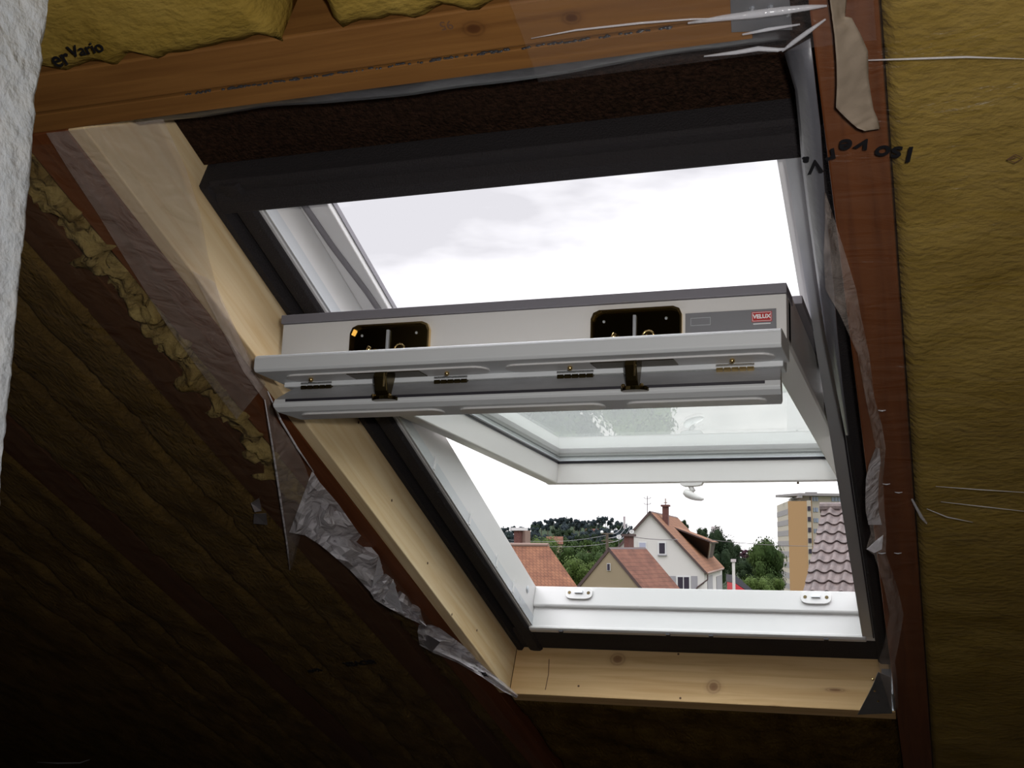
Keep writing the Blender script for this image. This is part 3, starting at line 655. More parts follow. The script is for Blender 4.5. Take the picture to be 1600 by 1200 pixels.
for (x0, x1, y) in ((475, 523, 588), (682, 734, 579), (873, 930, 572), (1120, 1180, 561)):
    a = uSb(x0, y, .632); c = uSb(x1, y, .632); hm = MB(TS)
    for j in range(5): t0 = a+(c-a)*j/5; hm.tube([(t0+.0006, .637, .0385), (t0+(c-a)/5-.0006, .637, .0385)], .0042, 8)
    hm.box(a, c, .6325, .640, .031, .0345); hm.build('hinge', 'brass' if x0 < 1100 else 'brass_bright', flap)
# lock brackets on the face of the top rail
for (x0, x1, y0, y1, sx, ax0, ax1, fx0, fx1) in ((551, 672, 505, 541, 607, 593, 613, 583, 622), (926, 1065, 482, 521, 992, 981, 1000, 970, 1014)):
    S = .648
    u0, n0 = PS(x0, y0+6, S); u1, n1 = PS(x1, y0, S); nt_ = min(n0, n1); nt_ = max(nt_, -.056); nb = .002
    su = PS(sx, (y0+y1)/2, S)[0]
    r = .012
    def rim(off):
        return [(u0-off, nb), (u0-off, nt_-off+r), (u0-off+r*.3, nt_-off+r*.3), (u0-off+r, nt_-off), (u1+off-r, nt_-off), (u1+off-r*.3, nt_-off+r*.3), (u1+off, nt_-off+r), (u1+off, nb)]
    k = MB(TS); o_, i_ = rim(.0012), rim(-.0012)
    A = [k.pt(p[0], .6458, p[1]) for p in o_]; B = [k.pt(p[0], .6530, p[1]) for p in o_]; Cc = [k.pt(p[0], .6530, p[1]) for p in i_]; Dd = [k.pt(p[0], .6458, p[1]) for p in i_]
    for j in range(7): k.face((A[j], A[j+1], B[j+1], B[j])); k.face((B[j], B[j+1], Cc[j+1], Cc[j])); k.face((Cc[j], Cc[j+1], Dd[j+1], Dd[j]))
    br = k.build('lock_bracket', 'brass_bright', bar)
    k = MB(TS); ip = rim(-.001); A = [k.pt(p[0], .6464, p[1]) for p in ip]; k.face(A); k.build('back_plate', 'brass', bar, solid=.001)
    h = nb-nt_
    MB(TS).box(su-.0022, su+.0022, .6462, .652, nt_+.008, nb).build('slot_bar', 'silver_rail', bar, bevel=.0008)
    for f_ in (.13, .83): MB(TS).ball((u0+(u1-u0)*f_, .6475, nt_+h*.28), .0022, seg=8, rings=5).build('screw', 'silver_rail', bar)
    q = u0+(u1-u0)*.28
    MB(TS).tube([(q-.004, .653, nb-.004), (q-.003, .656, nb-.012), (q, .657, nb-.017)], .0035, 8).tube([(q+.006, .656, nb-.002), (q+.005, .657, nb-.008)], .003, 8).build('spring', 'brass_bright', bar, smooth=True)
    q = u0+(u1-u0)*.64
    MB(TS).tube([(q+.008*math.cos(t), .651, nb-.012+.008*math.sin(t)) for t in [2*math.pi*j/12 for j in range(13)]], .0014, 6).build('lock_ring', 'brass_bright', bar, smooth=True)
    q = u0+(u1-u0)*.93
    MB(TS).tube([(q-.012, .652, nb-.002), (q, .653, nb-.004)], .0035, 8).build('lock_stud', 'brass_bright', bar, smooth=True)
    # arm reaching down to the flap, with its foot and the dark slot under the bar
    a0 = uSb(ax0, 590, .676); a1 = uSb(ax1, 590, .676); m_ = (a0+a1)/2
    MB(TS).box(m_-.058, m_+.056, .655, .688, .0315, .0335).build('slot_plate', 'brass', bar, bevel=.0005)
    b = MB(TS); b.prism([(.664, .033), (.694, .033), (.697, .040), (.690, .060), (.684, .070), (.676, .070), (.674, .060)], a0, a1)
    arm = b.build('lock_arm', 'brass', bar, bevel=.0015)
    MB(TS).box(a1-.0035, a1-.0012, .6975, .6985, .036, .056).build('arm_edge', 'brass_bright', bar)
    f0 = uSb(fx0, 604, .676); f1 = uSb(fx1, 604, .676)
    prof = [((f0+f1)/2+(f1-f0)/2*math.cos(t), .676+.012*math.sin(t)) for t in [2*math.pi*j/18 for j in range(18)]]
    MB(TS).prism(prof, .066, .0715, axis=2).build('arm_foot', 'brass', bar, bevel=.001)
    for d in (-.35, .3): MB(TS).ball(((f0+f1)/2+(f1-f0)*d, .686, .066), .003, seg=8, rings=5).build('screw', 'brass_bright', bar)
# type plate
S = .6465
c = [PS(x, y, S) for x, y in ((1071, 492), (1213, 486.5), (1213, 508), (1071, 514))]
nA, nB = -.040, -.012
uA, uB = c[0][0], c[1][0]
tp = MB(TS).box(uA, uB, S, S+.0012, nA, nB).build('type_plate', 'plate_grey', sash, bevel=.0004)
wA = uB-uA
def rect_outline(b, u0, u1, n0, n1, t, s):
    b.box(u0, u1, s, s+.0004, n0, n0+t); b.box(u0, u1, s, s+.0004, n1-t, n1); b.box(u0, u0+t, s, s+.0004, n0, n1); b.box(u1-t, u1, s, s+.0004, n0, n1)
k = MB(TS); rect_outline(k, uA+wA*.06, uA+wA*.285, nA+.007, nA+.018, .0008, S+.0012); k.build('number_box', 'silver_rail', sash)
l0, l1 = uA+wA*.735, uA+wA*.955
MB(TS).box(l0, l1, S+.0012, S+.0018, nA+.0035, nA+.0175).build('badge', 'badge_red', sash)
k = MB(TS); rect_outline(k, l0+.001, l1-.001, nA+.0045, nA+.0165, .0005, S+.0018); k.build('badge_outline', 'print_white', sash)
text_mesh('badge_text', 'VELUX', .0076, TS((l0+l1)/2, S+.0022, nA+.0105), AX, -AN, 'print_white', sash, extrude=.0002, bold=.0003)
MB(TS).box(l0+.002, l1-.002, S+.0012, S+.0016, nA+.0195, nA+.0208).build('small_print', 'print_white', sash)

# ================================================================== OUTSIDE
GZ = -6.8
def gz(d): return GZ - .035*max(0, min(d, 640)-110)
mat('meadow', (.050, .062, .026), .9, col2=(.085, .10, .045), noise_scale=.25, detail=8)
mat('house_white', (.40, .385, .37), .85, bump=3, bstr=.1)
mat('house_beige', (.175, .14, .088), .85)
mat('trim_white', (.42, .42, .42), .6)
mat('dark_timber', (.04, .022, .02), .7)
mat('glass_dark', (.022, .018, .028), .5, spec=.2)
mat('curtained', (.25, .26, .33), .3)
mat('shutter', (.19, .185, .2), .6)
mat('chimney_brick', (.06, .022, .018), .9, col2=(.09, .034, .026), noise_scale=8)
mat('chimney_side', (.15, .10, .08), .9)
mat('antenna', (.07, .06, .065), .5)
mat('tower_orange', (.24, .145, .065), .85)
mat('tower_cream', (.26, .235, .19), .85)
mat('tower_band', (.15, .14, .14), .7)
mat('tower_glass', (.13, .16, .21), .2)
mat('dark_slate', (.03, .03, .04), .6)
mat('red_cloth', (.33, .012, .02), .6)
mat('leaf_mid', (.014, .028, .007), .8, col2=(.034, .055, .014), noise_scale=.5, spec=.1)
mat('leaf_light', (.036, .058, .012), .8, col2=(.062, .092, .026), noise_scale=.5, spec=.1)
mat('leaf_dark', (.009, .017, .008), .85, col2=(.019, .031, .013), noise_scale=.5, spec=.1)
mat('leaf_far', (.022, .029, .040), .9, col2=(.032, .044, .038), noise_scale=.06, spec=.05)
mat('leaf_purple', (.05, .025, .035), .9, spec=.05)
mat('bark', (.06, .045, .03), .9)
mat('far_stone', (.28, .24, .26), .9, col2=(.34, .31, .31), noise_scale=.5)
mat('path', (.15, .145, .13), .9, col2=(.21, .20, .18), noise_scale=.8)
roof_mat('tile_orange', (.088, .034, .018), (.160, .070, .036), 0)
roof_mat('tile_red', (.075, .031, .020), (.135, .058, .036), 0)
roof_mat('tile_bright', (.105, .044, .021), (.175, .080, .038), 0)
mat('tile_mauve', (.036, .023, .021), .6, col2=(.075, .052, .046), noise_scale=9, bump=40, bstr=.3)
b = MB(ident); b.grid(30, 30, lambda s, t: (-900+1800*s, 8+1500*t*t, gz(8+1500*t*t))); b.build('ground', 'meadow', kind='structure')
MB(ident).grid(20, 8, lambda s, t: (-60+90*s, 27+4*t + 3*math.sin(s*3), GZ+.03)).build('garden_path', 'path', kind='structure')

def roof_plane(b, r0, r1, e0, e1, th, mi=0):
    # slab between ridge r0-r1 and eaves e0-e1 (world points)
    n = (r1-r0).cross(e0-r0).normalized()
    if n.z < 0: n = -n
    rl = (r1-r0).length; sl = (e0-r0).length
    rcs = [(0, 0, 0), (rl, 0, 0), (rl, -sl, 0), (0, -sl, 0)]
    A, B = [], []
    for p, c_ in zip((r0, r1, e1, e0), rcs):
        b.v.append(p); b.rc.append(c_); A.append(len(b.v)-1)
    for p, c_ in zip((r0, r1, e1, e0), rcs):
        b.v.append(p-n*th); b.rc.append(c_); B.append(len(b.v)-1)
    b.face(A, mi); b.face(B[::-1], mi)
    for k in range(4): b.face((A[k], A[(k+1) % 4], B[(k+1) % 4], B[k]), 1)
def obox(b, o, ex, ey, ez, x0, x1, y0, y1, z0, z1, mi=0):
    i = []
    for x in (x0, x1):
        for y in (y0, y1):
            for z in (z0, z1): b.v.append(o+ex*x+ey*y+ez*z); b.rc.append((x, y, z)); i.append(len(b.v)-1)
    for q in ((0, 1, 3, 2), (4, 6, 7, 5), (0, 4, 5, 1), (2, 3, 7, 6), (0, 2, 6, 4), (1, 5, 7, 3)): b.face([i[k] for k in q], mi)
    return b
EZ = Vector((0, 0, 1))
def house(name, A, A2, half, drop, wallm, roofm, label, cat='house', over=.35, front_over=.3, left_drop=None):
    """A, A2 = roof ridge ends (near, far); half = half width incl. overhang; drop = ridge to eaves"""
    vec = A2-A; vec.z = 0; d = vec.normalized(); side = d.cross(EZ).normalized()    # to the right seen from the front
    root = empty(name, Vector((A.x, A.y, GZ)), label, cat)
    b = MB(ident)
    for sgn in (1, -1):
        e0 = A + side*half*sgn - EZ*drop; e1 = A2 + side*half*sgn - EZ*drop
        roof_plane(b, A, A2, e0, e1, .18)
    b.build('roof', [roofm, 'dark_timber'], root)
    # walls
    b = MB(ident); hw = half-over; dz = .16 + .02; sl = drop/half; hb = []
    for P_ in (A + d*front_over, A2 - d*.3):
        ring = [P_ - EZ*(dz+.08), P_ + side*hw - EZ*(dz+.08+sl*hw), Vector((P_.x, P_.y, 0)) + side*hw + EZ*(GZ), Vector((P_.x, P_.y, 0)) - side*hw + EZ*(GZ), P_ - side*hw - EZ*(dz+.08+sl*hw)]
        idx = []
        for q in ring: b.v.append(q); b.rc.append(tuple(q)); idx.append(len(b.v)-1)
        hb.append(idx)
    n = 5
    for k in range(n): b.face((hb[0][k], hb[0][(k+1) % n], hb[1][(k+1) % n], hb[1][k]))
    b.face(hb[0]); b.face(hb[1][::-1]); b.build('walls', wallm, root)
    return root, d, side
def on_front(px, py, A, d, off=.3):      # pixel to gable wall plane
    return hit(px, py, A + d*off, d)
def wall_rect(root, name, px0, py0, px1, py1, A, d, side, matn, off=.3, out=.03, frame=None, fm='trim_white', fw=.09, panes=1):
    q0 = on_front(px0, py0, A, d, off); q1 = on_front(px1, py1, A, d, off)
    w = (q1-q0).dot(side); h = q0.z-q1.z; o = Vector((q0.x, q0.y, q1.z))
    if frame:
        b = MB(ident); obox(b, o, side, d, EZ, -fw, w+fw, -out-.02, .1, -fw, h+fw); fo = b.build(frame, fm, root)
        for k in range(panes):
            x0 = w*k/panes + (.04 if k else 0); x1 = w*(k+1)/panes - (.04 if k < panes-1 else 0)
            b = MB(ident); obox(b, o, side, d, EZ, x0, x1, -out-.04, .05, 0, h); b.build(name, matn, fo)
        return fo
    b = MB(ident); obox(b, o, side, d, EZ, 0, w, -out, .05, 0, h); return b.build(name, matn, root)

# --- white house
A = Q(1015, 798, 100); A2 = Q(1058, 809, 122); A2.z = A.z
dv = (A2-A).normalized(); sd = dv.cross(EZ).normalized()
Rr = hit(1105, 895, A, dv); half = (Rr-A).dot(sd); drop = A.z-Rr.z
wh, d, side = house('white_house', A, A2, half, drop, 'house_white', 'tile_bright', 'white gabled house with bright orange roof, red chimney and long dormer', front_over=.25, over=.25)
wall_rect(wh, 'pane', 1030, 848.5, 1039, 865, A, d, side, 'glass_dark', frame='window', fw=.12, off=.25)
wall_rect(wh, 'pane', 999, 848, 1009, 860, A, d, side, 'curtained', frame='window', fw=.08, off=.25)
wall_rect(wh, 'pane', 1059, 901.5, 1077, 921, A, d, side, 'glass_dark', frame='window', fw=.12, off=.25, panes=2)
wall_rect(wh, 'shutter', 1046, 900, 1056, 922, A, d, side, 'shutter', off=.25)
wall_rect(wh, 'shutter', 1080, 900, 1090, 922, A, d, side, 'shutter', off=.25)
wall_rect(wh, 'window_sill', 1028, 866.5, 1042, 868.5, A, d, side, 'shutter', off=.25, out=.12)
# side wall shutters on the right flank
for (x0, x1) in ((1105, 1113), (1119, 1128)):
    o0 = A + side*(half-.25); q0 = hit(x0, 901, o0, side); q1 = hit(x1, 923, o0, side); b = MB(ident)
    obox(b, Vector((q0.x, q0.y, q1.z)), d, side, EZ, 0, (q1-q0).dot(d), -.05, .05, 0, q0.z-q1.z); b.build('shutter', 'shutter', wh)
# chimney
def chimney(root, px0, px1, ytop, ybot, dist, ex, ey, depth=.7, cap=None, mats=('chimney_brick', 'chimney_side'), name='chimney', yb=None):
    q0 = Q(px0, ybot, dist); q1 = Q(px1, ybot, dist); qt = Q(px0, ytop, dist); w = (q1-q0).dot(ex)
    b = MB(ident); o = Vector((q0.x, q0.y, q0.z)); h = qt.z-q0.z
    obox(b, o, ex, ey, EZ, 0, w, 0, depth, -1.0 if yb is None else yb-o.z, h); ch = b.build(name, mats[0], root)
    if cap: b = MB(ident); obox(b, o, ex, ey, EZ, -.12, w+.12, -.12, depth+.12, h, h+.16); b.build('chimney_cap', cap, ch)
    return ch, o + ex*w/2 + ey*depth/2 + EZ*h
ch, top = chimney(wh, 1035, 1044, 791.5, 815, 104, side, d, .8, 'chimney_brick')
b = MB(ident); b.tube([tuple(top), tuple(top+EZ*.7)], .05, 6); b.tube([tuple(top+EZ*.35-side*.15), tuple(top+EZ*.35+side*.15)], .04, 6); b.build('chimney_pot', 'chimney_side', ch)
# antenna
an = empty('roof_antenna', Q(1011.5, 801, 101), 'thin dark television antenna with two crossbars on the white house ridge', 'antenna')
p0, p1 = Q(1011.5, 806, 101), Q(1011.5, 775, 101); b = MB(ident); b.tube([tuple(p0), tuple(p1)], .035, 6); b.build('mast', 'antenna', an)
for y in (779, 788):
    c = Q(1011.5, y, 101); b = MB(ident); b.tube([tuple(c-side*.30+EZ*.10), tuple(c-side*.18), tuple(c+side*.18), tuple(c+side*.30+EZ*.10)], .028, 6); b.build('crossbar', 'antenna', an)
# dormer on the right-hand roof slope: prism whose roof runs out from the main slope
slope = drop/half
def onroof(px, py):   # point of right roof plane
    n_ = (side*slope + EZ).normalized(); return hit(px, py, A, n_)
g0 = onroof(1057, 827); g1 = onroof(1105, 872)          # cheek's lower edge on the roof
t1 = Q(1110, 848, 100); t1 = hit(1109, 848, g0, d)        # outer top corner in the cheek plane
b = MB(ident)
dep = 7.0
V0 = [g0+EZ*.02, g1, t1]
V1 = [p+d*dep for p in V0]
ia = []
for p in V0+V1: b.v.append(p+Vector((0, 0, 0))); b.rc.append(tuple(p)); ia.append(len(b.v)-1)
b.face((0, 1, 2)); b.face((3, 5, 4)); b.face((0, 3, 4, 1)); b.face((1, 4, 5, 2)); b.face((2, 5, 3, 0))
do = b.build('dormer', 'dark_timber', wh)
b = MB(ident); ro = (t1-g0).normalized()
roof_plane(b, g0-d*.3-ro*.3, g0+d*(dep+.3)-ro*.3, t1-d*.3+ro*.25+EZ*.05, t1+d*(dep+.3)+ro*.25+EZ*.05, -.12); b.build('dormer_roof', ['tile_bright', 'dark_timber'], do)
b = MB(ident); b.tube([tuple(t1+side*.05-EZ*.05), tuple(g1+side*.1)], .08, 6); b.build('downpipe', 'trim_white', do)
# gutter and downpipe at the front right corner
c = A + side*(half) - EZ*(drop+.05)
b = MB(ident); b.tube([tuple(c+d*.1), tuple(c+d*20)], .09, 8); b.build('gutter', 'chimney_side', wh)
c2 = A + side*(half-.25) + d*.3
b = MB(ident); b.tube([tuple(c+d*.3), tuple(c+d*.3-EZ*.5), tuple(Vector((c2.x, c2.y, c.z-1.1))-d*.15-side*.55), tuple(Vector((c2.x, c2.y, c.z-1.4))-d*.15-side*.75), tuple(Vector((c2.x, c2.y, GZ))-d*.15-side*.75)], .06, 8); b.build('downpipe', 'dark_timber', wh)
wr = A + side*0
# --- beige house
A = Q(951, 855, 76); A2 = Q(1008, 860, 80)
dv = Vector((A2.x-A.x, A2.y-A.y, 0)).normalized(); A2.z = A.z
sd = dv.cross(EZ).normalized(); Rr = hit(1007, 923, A, dv); half = (Rr-A).dot(sd); drop = A.z-Rr.z
bh, d, side = house('beige_house', A, A2, half*1.02, drop*1.02, 'house_beige', 'tile_red', 'small beige gabled house with red tiled roof and slit window', over=.06, front_over=.06)
wall_rect(bh, 'pane', 949.5, 881, 953.5, 891, A, d, side, 'glass_dark', off=.06, frame='window', fw=.03)
wall_rect(bh, 'ledge', 931, 917.5, 971, 920.5, A, d, side, 'trim_white', off=.06, out=.12)
# --- brick chimney between the beige and the white house
bc = empty('chimney', Q(982, 856, 84), 'brown brick chimney rising behind the beige house ridge', 'chimney')
chimney(bc, 975, 985, 838, 858, 84, side, d, .7, 'dark_timber', name='chimney_stack', yb=GZ)
# --- orange roofed house, left
R1 = Q(752, 847.5, 66); R2 = Q(857, 852.5, 63.5); R1.z = R2.z
E2 = Q(906, 922, 59.2); sv = E2-R2; sv_n = sv.normalized()
dirr = (R2-R1).normalized()
oh = empty('orange_roof_house', Vector((R2.x, R2.y, GZ)), 'house at left showing an orange tiled roof slope and brick chimney', 'house')
b = MB(ident); roof_plane(b, R1, R2, R1+sv*1.5, R2+sv*1.5, .15); bk = Vector((-sv.x, -sv.y, sv.z)); roof_plane(b, R1, R2, R1+bk*1.5, R2+bk*1.5, .15); b.build('roof', ['tile_orange', 'dark_timber'], oh)
b = MB(ident); ra, rb = [], []
for P_, lst in ((R1+dirr*.3, ra), (R2-dirr*.3, rb)):
    for q in (P_-EZ*.25, P_+sv*1.4-EZ*.25, Vector((*(P_+sv*1.4).xy, GZ)), Vector((*(P_+bk*1.4).xy, GZ)), P_+bk*1.4-EZ*.25):
        b.v.append(q); b.rc.append(tuple(q)); lst.append(len(b.v)-1)
for k in range(5): b.face((ra[k], ra[(k+1) % 5], rb[(k+1) % 5], rb[k]))
b.face(ra); b.face(rb[::-1]); b.build('walls', 'house_beige', oh)
exd = (dirr*.6+Vector((dirr.y, -dirr.x, 0))*.8).normalized(); exd = dirr; eyd = Vector((-dirr.y, dirr.x, 0))
ch, top = chimney(oh, 803, 816, 829, 850, 67.0, exd, eyd, .5, 'trim_white')
b = MB(ident); q0 = Q(816, 850, 67.0); q1 = Q(816, 829, 67.0); obox(b, Vector((q0.x, q0.y, q0.z)), exd, eyd, EZ, 0.0, .2, .0, .5, -1, q1.z-q0.z); b.build('chimney_side', 'chimney_side', ch)
b = MB(ident); b.tube([tuple(R1+EZ*.03), tuple(R2+EZ*.03)], .10, 8); b.build('ridge_tiles', 'chimney_side', oh)

# --- apartment tower
tw = empty('apartment_tower', Vector((*Q(1231, 850, 300).xy, GZ)), 'tall apartment tower with orange side wall and cream balconies', 'building')
K = Q(1231, 783, 300); Lp = Q(1214, 790, 334); Kr = Q(1260.5, 783, 300)
def wallq(name, a, b_, ztop, zbot, matn, back=8, parent=tw, out=0.0):
    a = Vector((a.x, a.y, 0)); b_ = Vector((b_.x, b_.y, 0)); ex = (b_-a).normalized(); ey = Vector((-ex.y, ex.x, 0)); bb_ = MB(ident)
    obox(bb_, a, ex, ey, EZ, 0, (b_-a).length, -out, back, zbot, ztop); return bb_.build(name, matn, parent)
zt = K.z
wallq('side_wall', K, Kr, zt, GZ-20, 'tower_orange', 8)
wallq('balcony_front', Lp, K, zt, GZ-20, 'tower_cream', .06)
zs = lambda y, dist=300: Q(1240, y, dist).z
fl_h = zs(780)-zs(796.6)
for k in range(12):
    z1 = zs(795) - fl_h*k; z0 = z1 - fl_h*.52
    wallq('balcony_band', Lp, K, z1, z0, 'tower_band', .02, out=.06)
# recessed balconies between orange wall and cream wing
Sr = Q(1267, 783, 300.0); wallq('stair_wall', Kr, Sr, zs(782), GZ-20, 'tower_cream', 10)
for k in range(9):
    z1 = zs(791) - fl_h*k; wallq('balcony_opening', Kr+(Sr-Kr)*.15, Kr+(Sr-Kr)*.9, z1, z1-fl_h*.42, 'glass_dark', .2, out=.2)
Cr = Q(1268, 783, 304); Ce = Q(1345, 783, 310)
wallq('corner_strip', Q(1266.8, 783, 303.5), Q(1268.5, 783, 303.5), zs(775), GZ-20, 'tower_orange', 2)
wallq('wing_wall', Cr, Ce, zs(774.5), GZ-20, 'tower_cream', 12)
wallq('roof_slab', Q(1246, 775, 302), Ce, zs(770), zs(774), 'tower_band', 12, out=1.2)
wallq('roof_box', Q(1258, 775, 305), Q(1277, 775, 305), zs(767.5), zs(770.2), 'tower_band', 6)
wallq('canopy', Q(1232, 775, 322), Q(1247, 775, 300), zs(774.5), zs(778), 'tower_band', 1)
wallq('penthouse', Q(1250, 775, 303.5), Cr, zs(774), zs(784), 'tower_cream', 8)
for k in range(9):
    yb_ = 0 if k else 0
    for (x0, x1) in ((1270.5, 1273), (1274, 1277.5), (1299, 1302), (1303, 1306), (1307, 1310)) if k else ((1265.5, 1270), (1271, 1274), (1275, 1278), (1299, 1303), (1304, 1308), (1309, 1313)):
        z1 = zs(775.5 if k == 0 else 792.5) - fl_h*max(0, k-1); a_ = Cr+(Ce-Cr)*((x0-1268)/77); c_ = Cr+(Ce-Cr)*((x1-1268)/77)
        wallq('window', a_, c_, z1, z1-fl_h*.40, 'tower_glass', .2, out=.15)

# --- pantiled roof close by on the right
pr = empty('pantiled_roof_house', Vector((*Q(1300, 900, 24).xy, GZ)), 'mauve pantiled roof at right with wavy tile courses', 'house')
R0 = Q(1287, 793, 24); Bt = Q(1257, 926, 21.9); dn = Bt-R0
dh = Vector((dn.x, dn.y, 0)); 
sdir = dn.normalized(); rdir = Vector((-dh.y, dh.x, 0)).normalized()
if rdir.dot(c_r) < 0: rdir = -rdir
nrm = rdir.cross(sdir).normalized()
if nrm.z < 0: nrm = -nrm
ncourse, pitch, tw_, ncol = 17, dn.length/8.9, .245, 16
b = MB(ident)
def prof(x):
    t = (x/tw_) % 1.0
    return .032*max(0, math.cos((t-.5)*2*math.pi*.9))**1.5 if .22 < t < .78 else 0.0
def prof(x):
    t = (x/tw_) % 1.0; return .048*(.5+.5*math.cos((t-.68)*2*math.pi))**1.8 - .006*math.cos((t-.2)*2*math.pi)
XS = [tw_*k/10 for k in range(ncol*10+1)]
for c_ in range(ncourse):
    s0, s1 = c_*pitch-.02, (c_+1)*pitch+.0
    rows = []
    off = 0
    for (s_, h_) in ((s0, .002), (s0+.03, .004), ((s0+s1)/2, .018), (s1-.01, .034), (s1, .032), (s1, .012), (s1-.05, .006)):
        row = []
        for x in XS:
            p = R0 + rdir*(x-.02) + sdir*s_ + nrm*(h_+prof(x)*(1 if h_ > .003 else .6)); b.v.append(p); b.rc.append((x, s_, 0)); row.append(len(b.v)-1)
        rows.append(row)
    for A_, B_ in zip(rows, rows[1:]):
        for k in range(len(XS)-1): b.face((A_[k], A_[k+1], B_[k+1], B_[k]))
b.build('roof_tiles', 'tile_mauve', pr, normals=False)
for k in range(11):
    mm = MB(ident); a_ = R0+rdir*(.36*k-.06)+nrm*.01; c_ = a_+rdir*.38+EZ*.012
    mm.tube([tuple(a_-EZ*.02), tuple(c_-EZ*.02)], [.115, .10], 12); mm.build('ridge_tile', 'tile_mauve', pr)
b = MB(ident); Wd = rdir*3.9
back = Vector((-dh.x, -dh.y, 0)).normalized(); L17 = dn*(ncourse*pitch/dn.length)
ring0 = [R0-EZ*.05, R0+L17-EZ*.05-sdir*.2, Vector((*(R0+L17-sdir*.2).xy, GZ)), Vector((*(R0-Vector((L17.x, L17.y, 0))).xy, GZ)), R0-Vector((L17.x, L17.y, -L17.z))-EZ*.05]
ia = []; ib = []
for q in ring0: b.v.append(q+rdir*.06); b.rc.append(tuple(q)); ia.append(len(b.v)-1)
for q in ring0: b.v.append(q+Wd); b.rc.append(tuple(q)); ib.append(len(b.v)-1)
for k in range(5): b.face((ia[k], ia[(k+1) % 5], ib[(k+1) % 5], ib[k]))
b.face(ia); b.face(ib[::-1]); b.build('walls', 'house_white', pr)

# --- post, dark roof with red cloth
po = Q(1146, 878, 70); b = MB(ident); b.tube([tuple(po), (po.x, po.y, GZ)], .085, 8)
pst = tag(b.build('concrete_post', 'house_white'), 'slim pale post between the white house and the trees', 'post')
MB(ident).box(po.x-.13, po.x+.13, po.y-.13, po.y+.13, po.z, po.z+.16).build('post_cap', 'far_stone', pst)
aw = empty('garden_canopy', Vector((*Q(1160, 920, 72).xy, GZ)), 'black slanted canopy with red side behind the pale post', 'canopy')
a_, c_, e_ = Q(1149, 899, 72), Q(1186, 930, 72), Q(1149, 935, 72); b = MB(ident)
bkv = Vector((*(c_f.xy), 0)).normalized()*3
def tri(b, pts, off):
    i0 = []; 
    for q in pts: b.v.append(q); b.rc.append(tuple(q)); i0.append(len(b.v)-1)
    i1 = []
    for q in pts: b.v.append(q+off); b.rc.append(tuple(q)); i1.append(len(b.v)-1)
    n = len(pts); b.face(i0); b.face(i1[::-1])
    for k in range(n): b.face((i0[k], i0[(k+1) % n], i1[(k+1) % n], i1[k]))
tri(b, [a_, c_, Q(1178, 930, 72), Q(1149, 911, 72)], bkv); b.build('canopy_roof', 'dark_slate', aw)
b = MB(ident); tri(b, [Q(1149, 911.5, 72), Q(1176, 930, 72), Q(1149, 940, 72)], bkv*.9); b.build('side_cloth', 'red_cloth', aw)
b = MB(ident); b.tube([tuple(Q(1149, 915, 72.5)), (Q(1149, 915, 72.5).x, Q(1149, 915, 72.5).y, GZ)], .06, 6); b.tube([tuple(Q(1184, 930, 74)), (Q(1184, 930, 74).x, Q(1184, 930, 74).y, GZ)], .06, 6); b.build('canopy_legs', 'dark_slate', aw)

# ------------------------------------------------------------------ trees
def crown_mesh(seed, n, size, rx, rz, lumps=9, cone=False):
    rnd = random.Random(seed); b = MB(ident); L_ = []
    for k in range(lumps):
        if cone: z = k/(lumps-1); L_.append((Vector((rnd.uniform(-.15, .15)*rx, rnd.uniform(-.15, .15)*rx, rz*(2*z-1)*.85)), rx*(1-z)*.8+rx*.1))
        else:
            a = rnd.uniform(0, 6.28); rr = rnd.uniform(.1, .78)*rx; z = rnd.uniform(-.6, .72); L_.append((Vector((rr*math.cos(a), rr*math.sin(a), z*rz)), rx*rnd.uniform(.24, .46)))
    for c, r in L_:      # solid cores, lightly roughened
        rows = []
        for i in range(7):
            ph = math.pi*i/6
            rows.append([b.pt(c.x+r*.74*math.sin(ph)*math.cos(j*.785)*(1+.15*rnd.uniform(-1, 1)), c.y+r*.74*math.sin(ph)*math.sin(j*.785)*(1+.15*rnd.uniform(-1, 1)), c.z+r*.74*math.cos(ph)) for j in range(8)])
        for A_, B_ in zip(rows, rows[1:]):
            for j in range(8): b.face((A_[j], A_[(j+1) % 8], B_[(j+1) % 8], B_[j]))
    for k in range(n):   # leaf clumps
        c, r = L_[k % len(L_)]; d_ = Vector((rnd.gauss(0, 1), rnd.gauss(0, 1), rnd.gauss(0, 1))).normalized(); p = c + d_*r*rnd.uniform(.76, 1.22)
        t = Vector((rnd.gauss(0, 1), rnd.gauss(0, 1), rnd.gauss(0, 1))).cross(d_).normalized(); u_ = (d_.cross(t)+d_*rnd.uniform(-.7, .7)).normalized(); s_ = size*rnd.uniform(.6, 1.3)
        i = [b.pt(*q) for q in (p-t*s_*.5, p-u_*s_*.3, p+t*s_*.5, p+u_*s_*.45)]; b.face(i)
    return b
TREES = {}
